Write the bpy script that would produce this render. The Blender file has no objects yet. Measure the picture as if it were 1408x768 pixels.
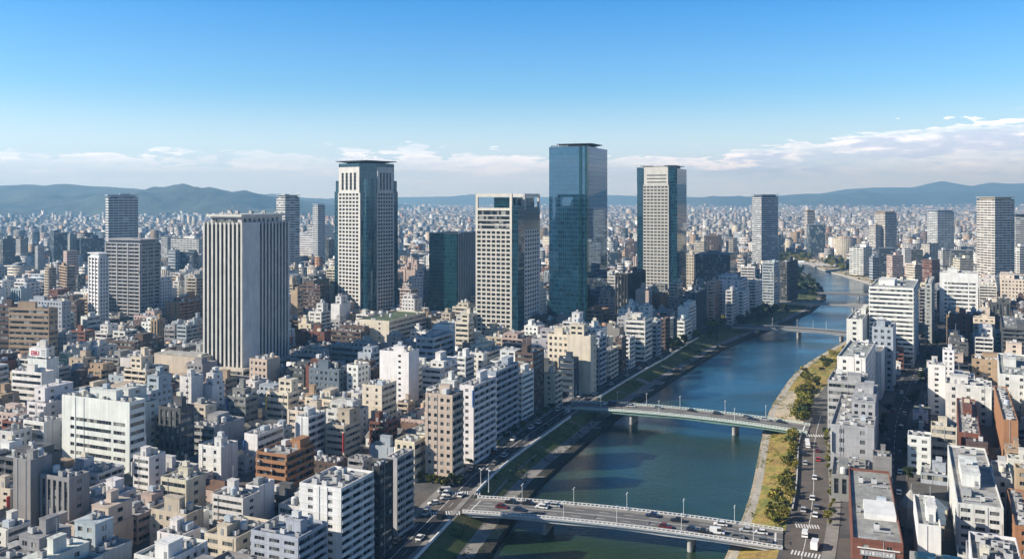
import bpy, math, random
import numpy as np
from mathutils import Vector, Matrix
R = math.radians
rnd = random.Random(11)
sc = bpy.context.scene
COL = sc.collection

# ------------------------------------------------------------------ camera
F, CX, YH, HC = 1219.0, 704.0, 272.0, 110.0      # focal in px of the 1408 frame, horizon row, eye height
cam_d = bpy.data.cameras.new('camera'); cam = bpy.data.objects.new('camera', cam_d); COL.objects.link(cam)
cam.location = (0, 0, HC); cam.rotation_euler = (R(90), 0, 0)
cam_d.sensor_width = 36; cam_d.lens = 36 * F / 1408; cam_d.shift_y = -(384 - YH) / 1408
cam_d.clip_start = 1; cam_d.clip_end = 60000
sc.camera = cam

# ------------------------------------------------------------------ light
SUN_EL, SUN_AZ = 28.0, 10.0          # elevation; degrees behind the camera's left
SUN_DIR = Vector((-math.cos(R(SUN_AZ)) * math.cos(R(SUN_EL)), -math.sin(R(SUN_AZ)) * math.cos(R(SUN_EL)), math.sin(R(SUN_EL))))
sd = bpy.data.lights.new('sun', 'SUN'); sd.energy = 5.0; sd.angle = R(0.53); sd.color = (1, .935, .82)
so = bpy.data.objects.new('sun', sd); COL.objects.link(so)
so.rotation_euler = SUN_DIR.to_track_quat('Z', 'Y').to_euler(); so.location = (0, 0, 900)
vs = sc.view_settings; vs.view_transform = 'Standard'; vs.look = 'None'; vs.gamma = 1; vs.use_curve_mapping = False
vs.exposure = 0.74
try:
    sc.cycles.max_bounces = 5; sc.cycles.diffuse_bounces = 2; sc.cycles.glossy_bounces = 3; sc.cycles.volume_bounces = 0
    sc.cycles.transparent_max_bounces = 8; sc.cycles.use_denoising = True; sc.cycles.sample_clamp_indirect = 4
except Exception: pass

W = bpy.data.worlds.new('World'); sc.world = W; W.use_nodes = True

class NT:
    """small node-tree writer"""
    def __init__(s, tree): s.t = tree; s.n = tree.nodes; s.l = tree.links
    def new(s, typ, **kw):
        n = s.n.new(typ)
        for k, v in kw.items(): setattr(n, k, v)
        return n
    def put(s, sock, v):
        if isinstance(v, bpy.types.NodeSocket): s.l.new(v, sock)
        elif isinstance(v, (tuple, list)) and len(v) == 3 and sock.type == 'RGBA': sock.default_value = (*v, 1)
        else: sock.default_value = v
    def math(s, op, a, b=None, c=None, clamp=False):
        n = s.new('ShaderNodeMath', operation=op); n.use_clamp = clamp
        for i, v in enumerate((a, b, c)):
            if v is not None: s.put(n.inputs[i], v)
        return n.outputs[0]
    def mix(s, f, a, b, typ='MIX'):
        n = s.new('ShaderNodeMix', data_type='RGBA', blend_type=typ)
        s.put(n.inputs[0], f); s.put(n.inputs[6], a); s.put(n.inputs[7], b)
        return n.outputs[2]
    def noise(s, vec, scale, detail=3, rough=.5, dist=0):
        n = s.new('ShaderNodeTexNoise')
        if vec is not None: s.put(n.inputs['Vector'], vec)
        n.inputs['Scale'].default_value = scale; n.inputs['Detail'].default_value = detail
        n.inputs['Roughness'].default_value = rough; n.inputs['Distortion'].default_value = dist
        return n.outputs[0]
    def ramp(s, f, stops):
        n = s.new('ShaderNodeValToRGB'); e = n.color_ramp.elements
        while len(e) < len(stops): e.new(.5)
        for el, (p, c) in zip(e, stops):
            el.position = p; el.color = (*c, 1) if isinstance(c, (tuple, list)) else (c, c, c, 1)
        s.put(n.inputs[0], f); return n.outputs[0]
    def maprange(s, v, a, b, c, d, smooth=False):
        n = s.new('ShaderNodeMapRange'); n.interpolation_type = 'SMOOTHSTEP' if smooth else 'LINEAR'
        for i, x in enumerate((v, a, b, c, d)): s.put(n.inputs[i], x)
        return n.outputs[0]
    def vmul(s, v, m):
        n = s.new('ShaderNodeVectorMath', operation='MULTIPLY'); s.put(n.inputs[0], v); n.inputs[1].default_value = m
        return n.outputs[0]
    def comb(s, x, y, z):
        n = s.new('ShaderNodeCombineXYZ')
        for i, v in enumerate((x, y, z)): s.put(n.inputs[i], v)
        return n.outputs[0]
    def sep(s, v):
        n = s.new('ShaderNodeSeparateXYZ'); s.put(n.inputs[0], v); return n.outputs

CLOUD_HI, CLOUD_LO, VEIL, VEIL_C = (12.6, 12.6, 13.2), (6.6, 7.6, 9.8), .66, (9.4, 10.8, 12.8)
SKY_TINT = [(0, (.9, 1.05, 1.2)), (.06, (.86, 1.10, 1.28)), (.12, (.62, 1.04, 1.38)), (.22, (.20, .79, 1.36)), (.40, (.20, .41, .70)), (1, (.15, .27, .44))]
def world():
    t = NT(W.node_tree); W.node_tree.nodes.clear()
    sky = t.new('ShaderNodeTexSky', sky_type='NISHITA'); sky.sun_disc = False
    sky.sun_elevation = R(SUN_EL); sky.sun_rotation = math.atan2(SUN_DIR.x, SUN_DIR.y)
    sky.air_density = 1.0; sky.dust_density = 0.35; sky.ozone_density = 2.4; sky.altitude = 100
    tc = t.new('ShaderNodeTexCoord'); d = tc.outputs['Generated']
    x, y, z = t.sep(d)
    az = t.math('ARCTAN2', x, y)                      # radians, 0 ahead, + to the right
    el = t.math('ARCSINE', z)
    # low cloud banks: noise over direction, stretched along the horizon
    p = t.comb(t.math('MULTIPLY', az, 9.0), t.math('MULTIPLY', el, 42.0), 1.7)
    n1 = t.noise(p, 2.6, 8, .62, .1)
    n2 = t.noise(t.vmul(p, (.35, .35, 1)), 1.3, 3, .5)
    edge = t.math('ADD', t.maprange(az, .13, .52, .047, .079, True), t.math('MULTIPLY', t.math('SUBTRACT', n2, .5), .030))
    body = t.math('ADD', t.math('SUBTRACT', edge, el), t.math('MULTIPLY', t.math('SUBTRACT', n1, .5), .080))
    fac_t = t.maprange(body, 0, .0035, 0, 1, True)
    low = t.maprange(el, .004, .030, .35, 1, True)
    dens = t.maprange(t.noise(t.vmul(p, (.8, 1.8, 1)), 1.0, 5, .58), .40, .60, .42, 1.0, True)
    dens = t.math('MULTIPLY', dens, t.maprange(body, .024, .042, 1, .55, True))
    right = t.maprange(az, .05, .30, .82, 1.25, True)
    fac = t.math('MULTIPLY', t.math('MULTIPLY', fac_t, low), t.math('MULTIPLY', dens, right), clamp=True)
    under = t.math('MULTIPLY', t.maprange(body, .003, .020, 0, 1, True), t.maprange(body, .026, .046, 1, .25, True))
    under = t.math('ADD', under, t.math('MULTIPLY', t.math('SUBTRACT', t.noise(p, 4.5, 6, .6), .5), -2.2), clamp=True)
    under = t.math('MULTIPLY', under, t.maprange(az, .0, .25, .45, 1.0, True))
    ccol = t.mix(under, CLOUD_HI, CLOUD_LO)
    veil = t.maprange(el, 0, .125, VEIL, 0, True)
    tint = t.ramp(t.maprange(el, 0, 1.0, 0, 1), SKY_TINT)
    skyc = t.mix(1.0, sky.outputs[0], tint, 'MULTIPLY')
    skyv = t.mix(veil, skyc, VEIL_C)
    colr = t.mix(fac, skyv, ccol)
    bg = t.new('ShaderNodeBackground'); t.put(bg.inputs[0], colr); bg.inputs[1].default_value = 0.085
    out = t.new('ShaderNodeOutputWorld'); t.l.new(bg.outputs[0], out.inputs[0])
world()

# ------------------------------------------------------------------ mesh helpers
class MB:
    def __init__(s): s.v = []; s.k = {}; s.f = []; s.m = []; s.uv = []
    def vi(s, p):
        k = (round(p[0], 3), round(p[1], 3), round(p[2], 3))
        i = s.k.get(k)
        if i is None:
            i = len(s.v); s.k[k] = i; s.v.append(k)
        return i
    def poly(s, pts, m=0, uv=None):
        idx = [s.vi(p) for p in pts]
        if len(set(idx)) < len(idx): return
        s.f.append(idx); s.m.append(m); s.uv.append(uv or [(0, 0)] * len(idx))
    def box(s, x0, y0, z0, x1, y1, z1, m=0, mt=None, bottom=True):
        a, b, c, d = (x0, y0), (x1, y0), (x1, y1), (x0, y1)
        s.prism([a, b, c, d], z0, z1, m, mt, bottom)
    def prism(s, pts, z0, z1, m=0, mt=None, bottom=True, top=True):
        n = len(pts)
        for i in range(n):
            a, b = pts[i], pts[(i + 1) % n]
            s.poly([(*a, z0), (*b, z0), (*b, z1), (*a, z1)], m)
        if top: s.poly([(*p, z1) for p in pts], m if mt is None else mt)
        if bottom: s.poly([(*p, z0) for p in reversed(pts)], m)
    def frustum(s, p0, z0, p1, z1, m=0, mt=None):
        n = len(p0)
        for i in range(n):
            j = (i + 1) % n
            s.poly([(*p0[i], z0), (*p0[j], z0), (*p1[j], z1), (*p1[i], z1)], m)
        s.poly([(*p, z1) for p in p1], m if mt is None else mt); s.poly([(*p, z0) for p in reversed(p0)], m)
    def cyl(s, cx, cy, z0, z1, r, n=10, m=0, r2=None, mt=None):
        r2 = r if r2 is None else r2
        p0 = [(cx + r * math.cos(2 * math.pi * i / n), cy + r * math.sin(2 * math.pi * i / n)) for i in range(n)]
        p1 = [(cx + r2 * math.cos(2 * math.pi * i / n), cy + r2 * math.sin(2 * math.pi * i / n)) for i in range(n)]
        s.frustum(p0, z0, p1, z1, m, mt)
    def bar(s, a, b, t, m=0):
        a, b = Vector(a), Vector(b); d = (b - a).normalized()
        u = d.cross(Vector((0, 0, 1))) if abs(d.z) < .95 else Vector((1, 0, 0))
        u.normalize(); w = d.cross(u); u *= t / 2; w *= t / 2
        q = [u + w, w - u, -u - w, u - w]
        for i in range(4):
            j = (i + 1) % 4; s.poly([a + q[j], a + q[i], b + q[i], b + q[j]], m)
        s.poly([a + k for k in q], m); s.poly([b + k for k in reversed(q)], m)
    def mesh(s, name, mats):
        me = bpy.data.meshes.new(name); me.from_pydata(s.v, [], s.f)
        for m in mats: me.materials.append(m)
        me.polygons.foreach_set('material_index', s.m)
        if any(u[0] != (0, 0) or len(u) > 1 and u[1] != (0, 0) for u in s.uv):
            l = me.uv_layers.new(name='UVMap'); flat = [c for f in s.uv for u in f for c in u]
            l.data.foreach_set('uv', flat)
        me.update(); return me
    def obj(s, name, mats, parent=None, loc=(0, 0, 0), rz=0, color=None):
        return link(name, s.mesh(name, mats), parent, loc, rz, color)

def link(name, me, parent=None, loc=(0, 0, 0), rz=0, color=None, scale=None):
    o = bpy.data.objects.new(name, me); COL.objects.link(o)
    if parent is not None: o.parent = parent
    o.location = loc; o.rotation_euler = (0, 0, rz)
    if scale: o.scale = scale
    if color is not None: o.color = (*color, 1)
    return o
def tag(o, label, cat, group=None, kind=None):
    if label: o['label'] = label
    if cat: o['category'] = cat
    if group: o['group'] = group
    if kind: o['kind'] = kind
    return o
def struct(o): o['kind'] = 'structure'; return o

# ------------------------------------------------------------------ materials
def mat(name):
    m = bpy.data.materials.new(name); m.use_nodes = True
    t = NT(m.node_tree); return m, t, m.node_tree.nodes['Principled BSDF']
def simple(name, col, rough=.7, spec=.3, var=.18, scale=.35, metal=0, objcol=False, bump=0):
    m, t, b = mat(name)
    tc = t.new('ShaderNodeTexCoord')
    base = col
    if objcol:
        oi = t.new('ShaderNodeObjectInfo'); base = oi.outputs['Color']
    n = t.noise(tc.outputs['Object'], scale, 5, .6)
    k = t.maprange(n, .3, .7, 1 - var, 1 + var * .6)
    c = t.mix(1.0, base, t.comb(k, k, k), 'MULTIPLY')
    t.put(b.inputs['Base Color'], c)
    b.inputs['Roughness'].default_value = rough; b.inputs['Specular IOR Level'].default_value = spec
    b.inputs['Metallic'].default_value = metal
    if bump:
        bp = t.new('ShaderNodeBump'); bp.inputs['Strength'].default_value = bump; t.put(bp.inputs['Height'], n)
        t.put(b.inputs['Normal'], bp.outputs[0])
    return m
def wall_nodes(t, src):
    """weathered wall colour: blotches plus vertical streaks"""
    tc = t.new('ShaderNodeTexCoord'); ob = tc.outputs['Object']
    if src == 'obj':
        base = t.new('ShaderNodeObjectInfo').outputs['Color']
    else:
        base = t.new('ShaderNodeAttribute', attribute_name='col').outputs['Color']
    n1 = t.noise(ob, .16, 4, .6)
    n2 = t.noise(t.vmul(ob, (1.1, 1.1, .07)), 1.0, 3, .6)
    k = t.math('MULTIPLY', t.maprange(n1, .3, .75, .84, 1.06), t.maprange(n2, .35, .72, 1.04, .82))
    return t.mix(1.0, base, t.comb(k, k, k), 'MULTIPLY')
def m_wall():
    m, t, b = mat('painted_concrete')
    t.put(b.inputs['Base Color'], wall_nodes(t, 'obj')); b.inputs['Roughness'].default_value = .8
    b.inputs['Specular IOR Level'].default_value = .25
    return m
def glass_nodes(t, r, dark=(.018, .026, .034), light=(.30, .31, .30), p=.72):
    return t.mix(t.maprange(r, p, 1.0, 0, 1), dark, light)
def m_glass(name, dark, light=(.36, .36, .33), p=.55, rough=.06, spec=.6):
    m, t, b = mat(name)
    oi = t.new('ShaderNodeObjectInfo'); ge = t.new('ShaderNodeTexCoord')
    wn = t.new('ShaderNodeTexWhiteNoise', noise_dimensions='4D')
    v = t.new('ShaderNodeVectorMath', operation='FLOOR'); t.put(v.inputs[0], t.vmul(ge.outputs['Object'], (.55, .55, .32)))
    t.put(wn.inputs['Vector'], v.outputs[0]); t.put(wn.inputs['W'], oi.outputs['Random'])
    t.put(b.inputs['Base Color'], glass_nodes(t, wn.outputs[0], dark, light, p))
    b.inputs['Roughness'].default_value = rough; b.inputs['Specular IOR Level'].default_value = spec
    return m
def m_facade(name, a, b_, c, d, src, dark=(.02, .03, .038), trim=None, rough=.12, metal_glass=False):
    """window grid of a far wall: u counts bays, v counts storeys"""
    m, t, b = mat(name)
    uv = t.new('ShaderNodeUVMap'); uv.uv_map = 'UVMap'; u, v, _ = t.sep(uv.outputs[0])
    fu, fv = t.math('FRACT', u), t.math('FRACT', v)
    def band(x, lo, hi): return t.math('MULTIPLY', t.math('GREATER_THAN', x, lo), t.math('LESS_THAN', x, hi))
    mask = t.math('MULTIPLY', band(fu, a, b_), band(fv, c, d))
    wn = t.new('ShaderNodeTexWhiteNoise', noise_dimensions='3D')
    oi = t.new('ShaderNodeObjectInfo')
    t.put(wn.inputs['Vector'], t.comb(t.math('FLOOR', u), t.math('FLOOR', v), oi.outputs['Random']))
    wall = wall_nodes(t, src)
    if trim:
        wall = t.mix(t.math('LESS_THAN', fv, c), wall, t.mix(.75, wall, trim))
    gl = glass_nodes(t, wn.outputs[0], dark)
    t.put(b.inputs['Base Color'], t.mix(mask, wall, gl))
    t.put(b.inputs['Roughness'], t.maprange(mask, 0, 1, .8, rough))
    b.inputs['Specular IOR Level'].default_value = .4
    return m
M = {}
M['wall'] = m_wall()
M['glass'] = m_glass('window_glass', (.016, .022, .028))
M['towerglass'] = m_glass('tower_glass', (.008, .010, .013), (.05, .055, .055), .8, .12, .35)
M['teal'] = m_glass('teal_glass', (.012, .035, .045), (.05, .10, .12), .6, .05, .8)
M['frame'] = simple('window_frame', (.30, .31, .32), .5)
M['darkframe'] = simple('dark_frame', (.05, .055, .06), .5)
for sfx, src in (('', 'obj'), ('_mass', 'col')):
    M['fp' + sfx] = m_facade('punched' + sfx, .22, .78, .30, .78, src)
    M['fr' + sfx] = m_facade('ribbon' + sfx, .03, .97, .36, .82, src)
    M['fb' + sfx] = m_facade('balconies' + sfx, .05, .95, .38, .96, src, (.035, .037, .04), (.6, .6, .58))
    M['fg' + sfx] = m_facade('curtain' + sfx, .05, .95, .06, .94, src, (.014, .03, .042))
    M['fv' + sfx] = m_facade('piers' + sfx, .28, .80, -.1, 1.1, src)
    M['fn' + sfx] = m_facade('blank' + sfx, .40, .52, .4, .7, src)
def m_roof(src):
    m, t, b = mat('flat_roof' + src)
    tc = t.new('ShaderNodeTexCoord'); ob = tc.outputs['Object']
    base = t.new('ShaderNodeObjectInfo').outputs['Color'] if src == 'obj' else t.new('ShaderNodeAttribute', attribute_name='col').outputs['Color']
    n = t.noise(ob, .22, 6, .65, .4); n2 = t.noise(ob, 1.3, 3, .6)
    k = t.math('MULTIPLY', t.maprange(n, .3, .7, .50, 1.2), t.maprange(n2, .3, .7, .80, 1.1))
    t.put(b.inputs['Base Color'], t.mix(1.0, base, t.comb(k, k, k), 'MULTIPLY')); b.inputs['Roughness'].default_value = .85
    return m
M['roof'] = m_roof('obj'); M['roof_mass'] = m_roof('col')
M['metal'] = simple('galvanised_metal', (.42, .43, .44), .45, .4, .2, 2)
M['white'] = simple('white_paint', (.72, .72, .70), .6)
M['dark'] = simple('dark_metal', (.035, .037, .04), .5)
M['obj'] = simple('painted_metal', (.5, .5, .5), .55, .35, .15, .8, objcol=True)
M['concrete'] = simple('concrete', (.36, .35, .33), .85, .2, .3, .25)
M['stone'] = simple('pale_stone', (.52, .50, .46), .8, .2, .12, .2)
def m_garden(name, cols, scale):
    m, t, b = mat(name); ob = t.new('ShaderNodeTexCoord').outputs['Object']
    n = t.noise(ob, scale, 6, .66, .6); n2 = t.noise(ob, scale * 9, 4, .7)
    c = t.ramp(n, [(.30 + .1 * i, x) for i, x in enumerate(cols)]); k = t.maprange(n2, .3, .7, .55, 1.3)
    t.put(b.inputs['Base Color'], t.mix(1.0, c, t.comb(k, k, k), 'MULTIPLY')); b.inputs['Roughness'].default_value = .95
    return m
M['asphalt'] = simple('asphalt', (.055, .055, .058), .9, .2, .3, .12)
M['asphalt_warm'] = simple('worn_asphalt', (.125, .108, .095), .9, .2, .25, .2)
M['deckgrey'] = simple('bridge_asphalt', (.15, .148, .145), .9, .2, .28, .18)
M['pave'] = simple('pavement', (.26, .245, .225), .9, .2, .28, .25)
M['paint'] = simple('road_paint', (.68, .68, .66), .8, .2, .25, .6)
M['grass'] = simple('mown_grass', (.042, .062, .014), .95, .1, .55, .16, bump=.4)
M['grass_dry'] = simple('dry_grass', (.30, .225, .05), .95, .1, .45, .2, bump=.4)
M['sand'] = simple('sandy_ground', (.42, .34, .23), .95, .1, .25, .15)
M['grass'] = m_garden('mown_grass', [(.035, .062, .012), (.062, .098, .018), (.085, .115, .026), (.14, .12, .045), (.06, .09, .02)], .06)
M['grass_dry'] = m_garden('dry_grass', [(.07, .10, .018), (.15, .16, .03), (.32, .24, .06), (.24, .15, .05), (.12, .14, .03)], .10)
M['sand'] = m_garden('sandy_ground', [(.34, .27, .18), (.46, .38, .26), (.40, .35, .27), (.16, .15, .06), (.5, .43, .32)], .07)
M['walk'] = m_garden('worn_paving', [(.30, .27, .22), (.44, .40, .33), (.38, .35, .30), (.50, .46, .39), (.26, .24, .2)], .12)
M['bank'] = simple('dark_bank', (.05, .05, .04), .9, .2, .5, .3)

def m_ground():
    m, t, b = mat('city_ground')
    tc = t.new('ShaderNodeTexCoord'); ob = tc.outputs['Object']
    n = t.noise(ob, .03, 5, .6); n2 = t.noise(ob, .4, 4, .6)
    c = t.mix(t.maprange(n, .35, .65, 0, 1), (.06, .06, .063), (.15, .14, .13))
    k = t.maprange(n2, .3, .7, .7, 1.15)
    t.put(b.inputs['Base Color'], t.mix(1.0, c, t.comb(k, k, k), 'MULTIPLY')); b.inputs['Roughness'].default_value = .95
    return m
M['ground'] = m_ground()
def m_water():
    m, t, b = mat('river_water')
    tc = t.new('ShaderNodeTexCoord'); ob = tc.outputs['Object']
    n = t.noise(ob, .016, 5, .62, .8); _, y, _ = t.sep(ob)
    far = t.math('ADD', t.maprange(y, 280, 620, 0, 1), t.math('MULTIPLY', t.math('SUBTRACT', n, .5), .9), clamp=True)
    c = t.mix(far, (.020, .043, .017), (.010, .048, .078))
    k = t.maprange(n, .3, .7, .75, 1.25)
    t.put(b.inputs['Base Color'], t.mix(1.0, c, t.comb(k, k, k), 'MULTIPLY'))
    w1 = t.noise(t.vmul(ob, (1, 1.6, 1)), .55, 4, .6); w2 = t.noise(ob, .09, 3, .5); calm = t.noise(t.vmul(ob, (.6, 1.4, 1)), .02, 3, .5, .5)
    bp = t.new('ShaderNodeBump'); t.put(bp.inputs['Strength'], t.maprange(calm, .35, .65, .10, .42)); bp.inputs['Distance'].default_value = .6
    t.put(bp.inputs['Height'], t.math('ADD', w1, t.math('MULTIPLY', w2, .8))); t.put(b.inputs['Normal'], bp.outputs[0])
    t.put(b.inputs['Roughness'], t.maprange(calm, .35, .65, .05, .15)); b.inputs['IOR'].default_value = 1.33
    return m
M['water'] = m_water()
def m_forest():
    m, t, b = mat('forest_slope')
    tc = t.new('ShaderNodeTexCoord'); ob = tc.outputs['Object']
    n = t.noise(ob, .0022, 6, .62); n2 = t.noise(ob, .02, 3, .7)
    c = t.ramp(n, [(.3, (.020, .032, .016)), (.55, (.038, .052, .024)), (.75, (.065, .070, .036))])
    k = t.maprange(n2, .3, .7, .6, 1.3)
    t.put(b.inputs['Base Color'], t.mix(1.0, c, t.comb(k, k, k), 'MULTIPLY')); b.inputs['Roughness'].default_value = .95
    bp = t.new('ShaderNodeBump'); bp.inputs['Strength'].default_value = .8; bp.inputs['Distance'].default_value = 60
    t.put(bp.inputs['Height'], n); t.put(b.inputs['Normal'], bp.outputs[0])
    return m
M['forest'] = m_forest()
def m_leaf(name, c0, c1, c2):
    m, t, b = mat(name)
    ge = t.new('ShaderNodeNewGeometry'); tc = t.new('ShaderNodeTexCoord'); oi = t.new('ShaderNodeObjectInfo')
    n = t.noise(tc.outputs['Object'], .7, 3, .6)
    f = t.math('ADD', t.math('MULTIPLY', n, .6), t.math('MULTIPLY', ge.outputs['Random Per Island'], .45))
    c = t.ramp(f, [(.25, c0), (.55, c1), (.85, c2)])
    k = t.maprange(oi.outputs['Random'], 0, 1, .75, 1.25)
    t.put(b.inputs['Base Color'], t.mix(1.0, c, t.comb(k, k, k), 'MULTIPLY')); b.inputs['Roughness'].default_value = .7
    b.inputs['Specular IOR Level'].default_value = .2
    return m
M['leaf0'] = m_leaf('dark_leaves', (.012, .022, .008), (.026, .042, .013), (.05, .07, .022))
M['leaf1'] = m_leaf('olive_leaves', (.05, .062, .010), (.13, .135, .022), (.24, .20, .04))
M['leaf2'] = m_leaf('yellow_leaves', (.07, .075, .012), (.19, .17, .026), (.32, .23, .045))
M['bark'] = simple('bark', (.07, .05, .035), .95, .1, .3, 2)

# ------------------------------------------------------------------ river, banks, ground
L_W = [(-41, 150), (-7.4, 282.6), (10.5, 354.9), (56, 466), (74, 504), (104, 565), (122, 599), (166, 684), (217.5, 762), (261, 825), (307, 904), (361, 1016), (398, 1140), (427, 1263), (456, 1402), (476, 1480), (500, 1600), (534, 1700)]
R_W = [(13, 150), (68, 282), (83.5, 317), (91, 338), (124, 437), (138.5, 477), (178, 565), (206, 615), (265, 704), (325, 805), (405, 930), (465, 1050), (472, 1130), (487, 1292), (492, 1402), (508, 1498), (528, 1600), (560, 1700)]
def resample(P, step=14):
    out = []
    for (a, b) in zip(P[:-1], P[1:]):
        n = max(1, int(math.dist(a, b) / step))
        out += [(a[0] + (b[0] - a[0]) * i / n, a[1] + (b[1] - a[1]) * i / n) for i in range(n)]
    out.append(P[-1])
    A = np.array(out)
    for _ in range(3): A[1:-1] = (A[:-2] + 2 * A[1:-1] + A[2:]) / 4
    return A
LW, RW = resample(L_W), resample(R_W)
def offset(P, d, side):
    """side +1 = left of travel; d number or array"""
    T = np.gradient(P, axis=0); T /= np.linalg.norm(T, axis=1)[:, None]
    N = np.stack([-T[:, 1], T[:, 0]], 1) * side
    for _ in range(6): N[1:-1] = (N[:-2] + N[1:-1] * 2 + N[2:]) / 4
    return P + N * (np.asarray(d)[:, None] if np.ndim(d) else d)
wl = np.interp(LW[:, 1], [150, 300, 450, 600, 720, 800, 900, 1030, 1200, 1400, 1700], [20, 17, 16, 18, 26, 34, 50, 45, 30, 24, 22])
wr = np.interp(RW[:, 1], [150, 400, 470, 560, 640, 900, 1080, 1200, 1400, 1560, 1700], [16, 16, 20, 26, 16, 14, 24, 42, 40, 18, 14])
LTOP, RTOP = offset(LW, wl, 1), offset(RW, wr, -1)
def xat(P, y): return np.interp(y, P[:, 1], P[:, 0])

def strip(mb, A, B, za, zb, m=0, sel=None):
    for i in range(len(A) - 1):
        if sel and not (sel[0] <= A[i][1] <= sel[1]): continue
        mb.poly([(*A[i], za), (*B[i], zb), (*B[i + 1], zb), (*A[i + 1], za)], m)
BIG = 16000
g = MB()
def far_strip(P, side):
    x = -BIG if side > 0 else BIG
    for a, b in zip(P[:-1], P[1:]):
        q = [(x, a[1], 0), (a[0], a[1], 0), (b[0], b[1], 0), (x, b[1], 0)]
        g.poly(q if side > 0 else q[::-1])
far_strip(LTOP, 1); far_strip(RTOP, -1)
yl, yr = LTOP[-1], RTOP[-1]
g.poly([(-BIG, yl[1], 0), (yl[0], yl[1], 0), (yr[0], yr[1], 0), (BIG, yr[1], 0), (BIG, BIG, 0), (-BIG, BIG, 0)])
yl, yr = LTOP[0], RTOP[0]
g.poly([(-BIG, -1600, 0), (BIG, -1600, 0), (BIG, yr[1], 0), (yr[0], yr[1], 0), (yl[0], yl[1], 0), (-BIG, yl[1], 0)])
g.poly([(xat(LTOP, 1588), 1588, -2.6), (xat(RTOP, 1588), 1588, -2.6), (RTOP[-1][0], 1712, .05), (LTOP[-1][0], 1712, .05)], 1)
struct(g.obj('ground', [M['ground'], M['grass_dry']]))
ZW = -5.0
w_ = MB(); strip(w_, offset(RW, .6, -1)[:min(len(LW), len(RW))], offset(LW, .6, 1)[:min(len(LW), len(RW))], ZW, ZW)
# the two banks have different sample counts: triangulate by a common parameter
w_ = MB(); yy = np.linspace(150, 1590, 150)
for a, b in zip(yy[:-1], yy[1:]):
    w_.poly([(xat(LW, a) - 1, a, ZW), (xat(RW, a) + 1, a, ZW), (xat(RW, b) + 1, b, ZW), (xat(LW, b) - 1, b, ZW)])
struct(w_.obj('river', [M['water']]))
b_ = MB()                                     # left bank: quay wall, low walk, path, grass slope
o1, o2, o3 = offset(LW, 4.2, 1), offset(LW, 8.5, 1), offset(LW, 9.2, 1)
strip(b_, LW, LW, ZW - 1, -3.7, 0); strip(b_, LW, o1, -3.7, -3.65, 3); strip(b_, o1, o2, -3.65, -3.6, 1); strip(b_, o2, o3, -3.6, -3.4, 1)
strip(b_, o3, LTOP, -3.4, 0.0, 2)
e1 = LW[0]; 
struct(b_.obj('embankment', [M['bank'], M['pave'], M['grass'], M['bank']]))
b_ = MB()                                     # right bank: quay, pale walk, garden slope
q1, q2 = offset(RW, 1.0, -1), offset(RW, 3.6, -1)
strip(b_, RW, RW, -3.3, ZW - 1, 0); strip(b_, q1, RW, -3.25, -3.3, 4); strip(b_, q2, q1, -3.2, -3.25, 1)
for i in range(len(RW) - 1):
    y = RW[i][1]
    m = 3 if y < 352 else (2 if y < 395 else (2 if y < 425 else (4 if y < 520 else (3 if y < 620 else (2 if y < 1050 else 4)))))
    b_.poly([(*RTOP[i], 0), (*q2[i], -3.2), (*q2[i + 1], -3.2), (*RTOP[i + 1], 0)], m)
struct(b_.obj('riverside_garden_ground', [M['concrete'], M['walk'], M['grass_dry'], M['grass_dry'], M['sand']]))

rw = offset(LW, wl + 1.2, 1); r0 = offset(LW, wl + 3.2, 1); r1 = offset(LW, wl + 13.0, 1); r2 = offset(LW, wl + 16, 1)
rc = offset(LW, wl + 8.1, 1)
m_ = MB(); strip(m_, r0, r1, .02, .02, 0, (200, 1000)); struct(m_.obj('riverside_road', [M['asphalt']]))
m_ = MB()
for A, B in ((rw, r0), (r1, r2)):
    strip(m_, A, B, .13, .13, 0, (200, 1000)); strip(m_, A, A, 0, .13, 0, (200, 1000)); strip(m_, B, B, .13, 0, 0, (200, 1000))
struct(m_.obj('pavement', [M['pave']]))
LROAD_OUT = r2
def dashes(mb, P, w, z, on=5, off=6, sel=(230, 900)):
    acc = 0
    T = np.gradient(P, axis=0); T /= np.linalg.norm(T, axis=1)[:, None]
    D = np.concatenate([[0], np.cumsum(np.linalg.norm(np.diff(P, axis=0), axis=1))])
    s = 0
    while s + on < D[-1]:
        a = np.array([np.interp(s, D, P[:, k]) for k in (0, 1)]); b = np.array([np.interp(s + on, D, P[:, k]) for k in (0, 1)])
        s += on + off
        if not sel[0] < a[1] < sel[1]: continue
        t = (b - a) / np.linalg.norm(b - a); n = np.array([-t[1], t[0]]) * w / 2
        mb.poly([(*(a - n), z), (*(b - n), z), (*(b + n), z), (*(a + n), z)])
mk = MB(); dashes(mk, rc, .22, .026, 40, 0.1)
dashes(mk, offset(LW, wl + 5.6, 1), .14, .026); dashes(mk, offset(LW, wl + 10.6, 1), .14, .026)
# right riverside road
rr0, rr1, rr2 = offset(RW, wr + 1.4, -1), offset(RW, wr + 12.5, -1), offset(RW, wr + 16.5, -1)
m_ = MB(); strip(m_, rr1, rr0, .02, .02, 0, (200, 424)); struct(m_.obj('embankment_road', [M['asphalt_warm']]))
m_ = MB(); strip(m_, rr2, rr1, .13, .13, 0, (200, 424)); strip(m_, rr1, rr1, .13, 0, 0, (200, 424)); struct(m_.obj('pavement', [M['pave']]))
dashes(mk, offset(RW, wr + 7, -1), .18, .026, 30, .1, (220, 424))
RROAD_OUT = rr2
ST = np.array([(70, 170), (127, 299), (154, 358), (188, 435), (293, 632), (346, 721), (440, 880)], float)
STR = resample([tuple(p) for p in ST])
m_ = MB(); strip(m_, offset(STR, 4.8, -1), offset(STR, 4.8, 1), .02, .02); struct(m_.obj('side_street', [M['asphalt']]))
dashes(mk, STR, .16, .026, 5, 5, (230, 860))

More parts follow.
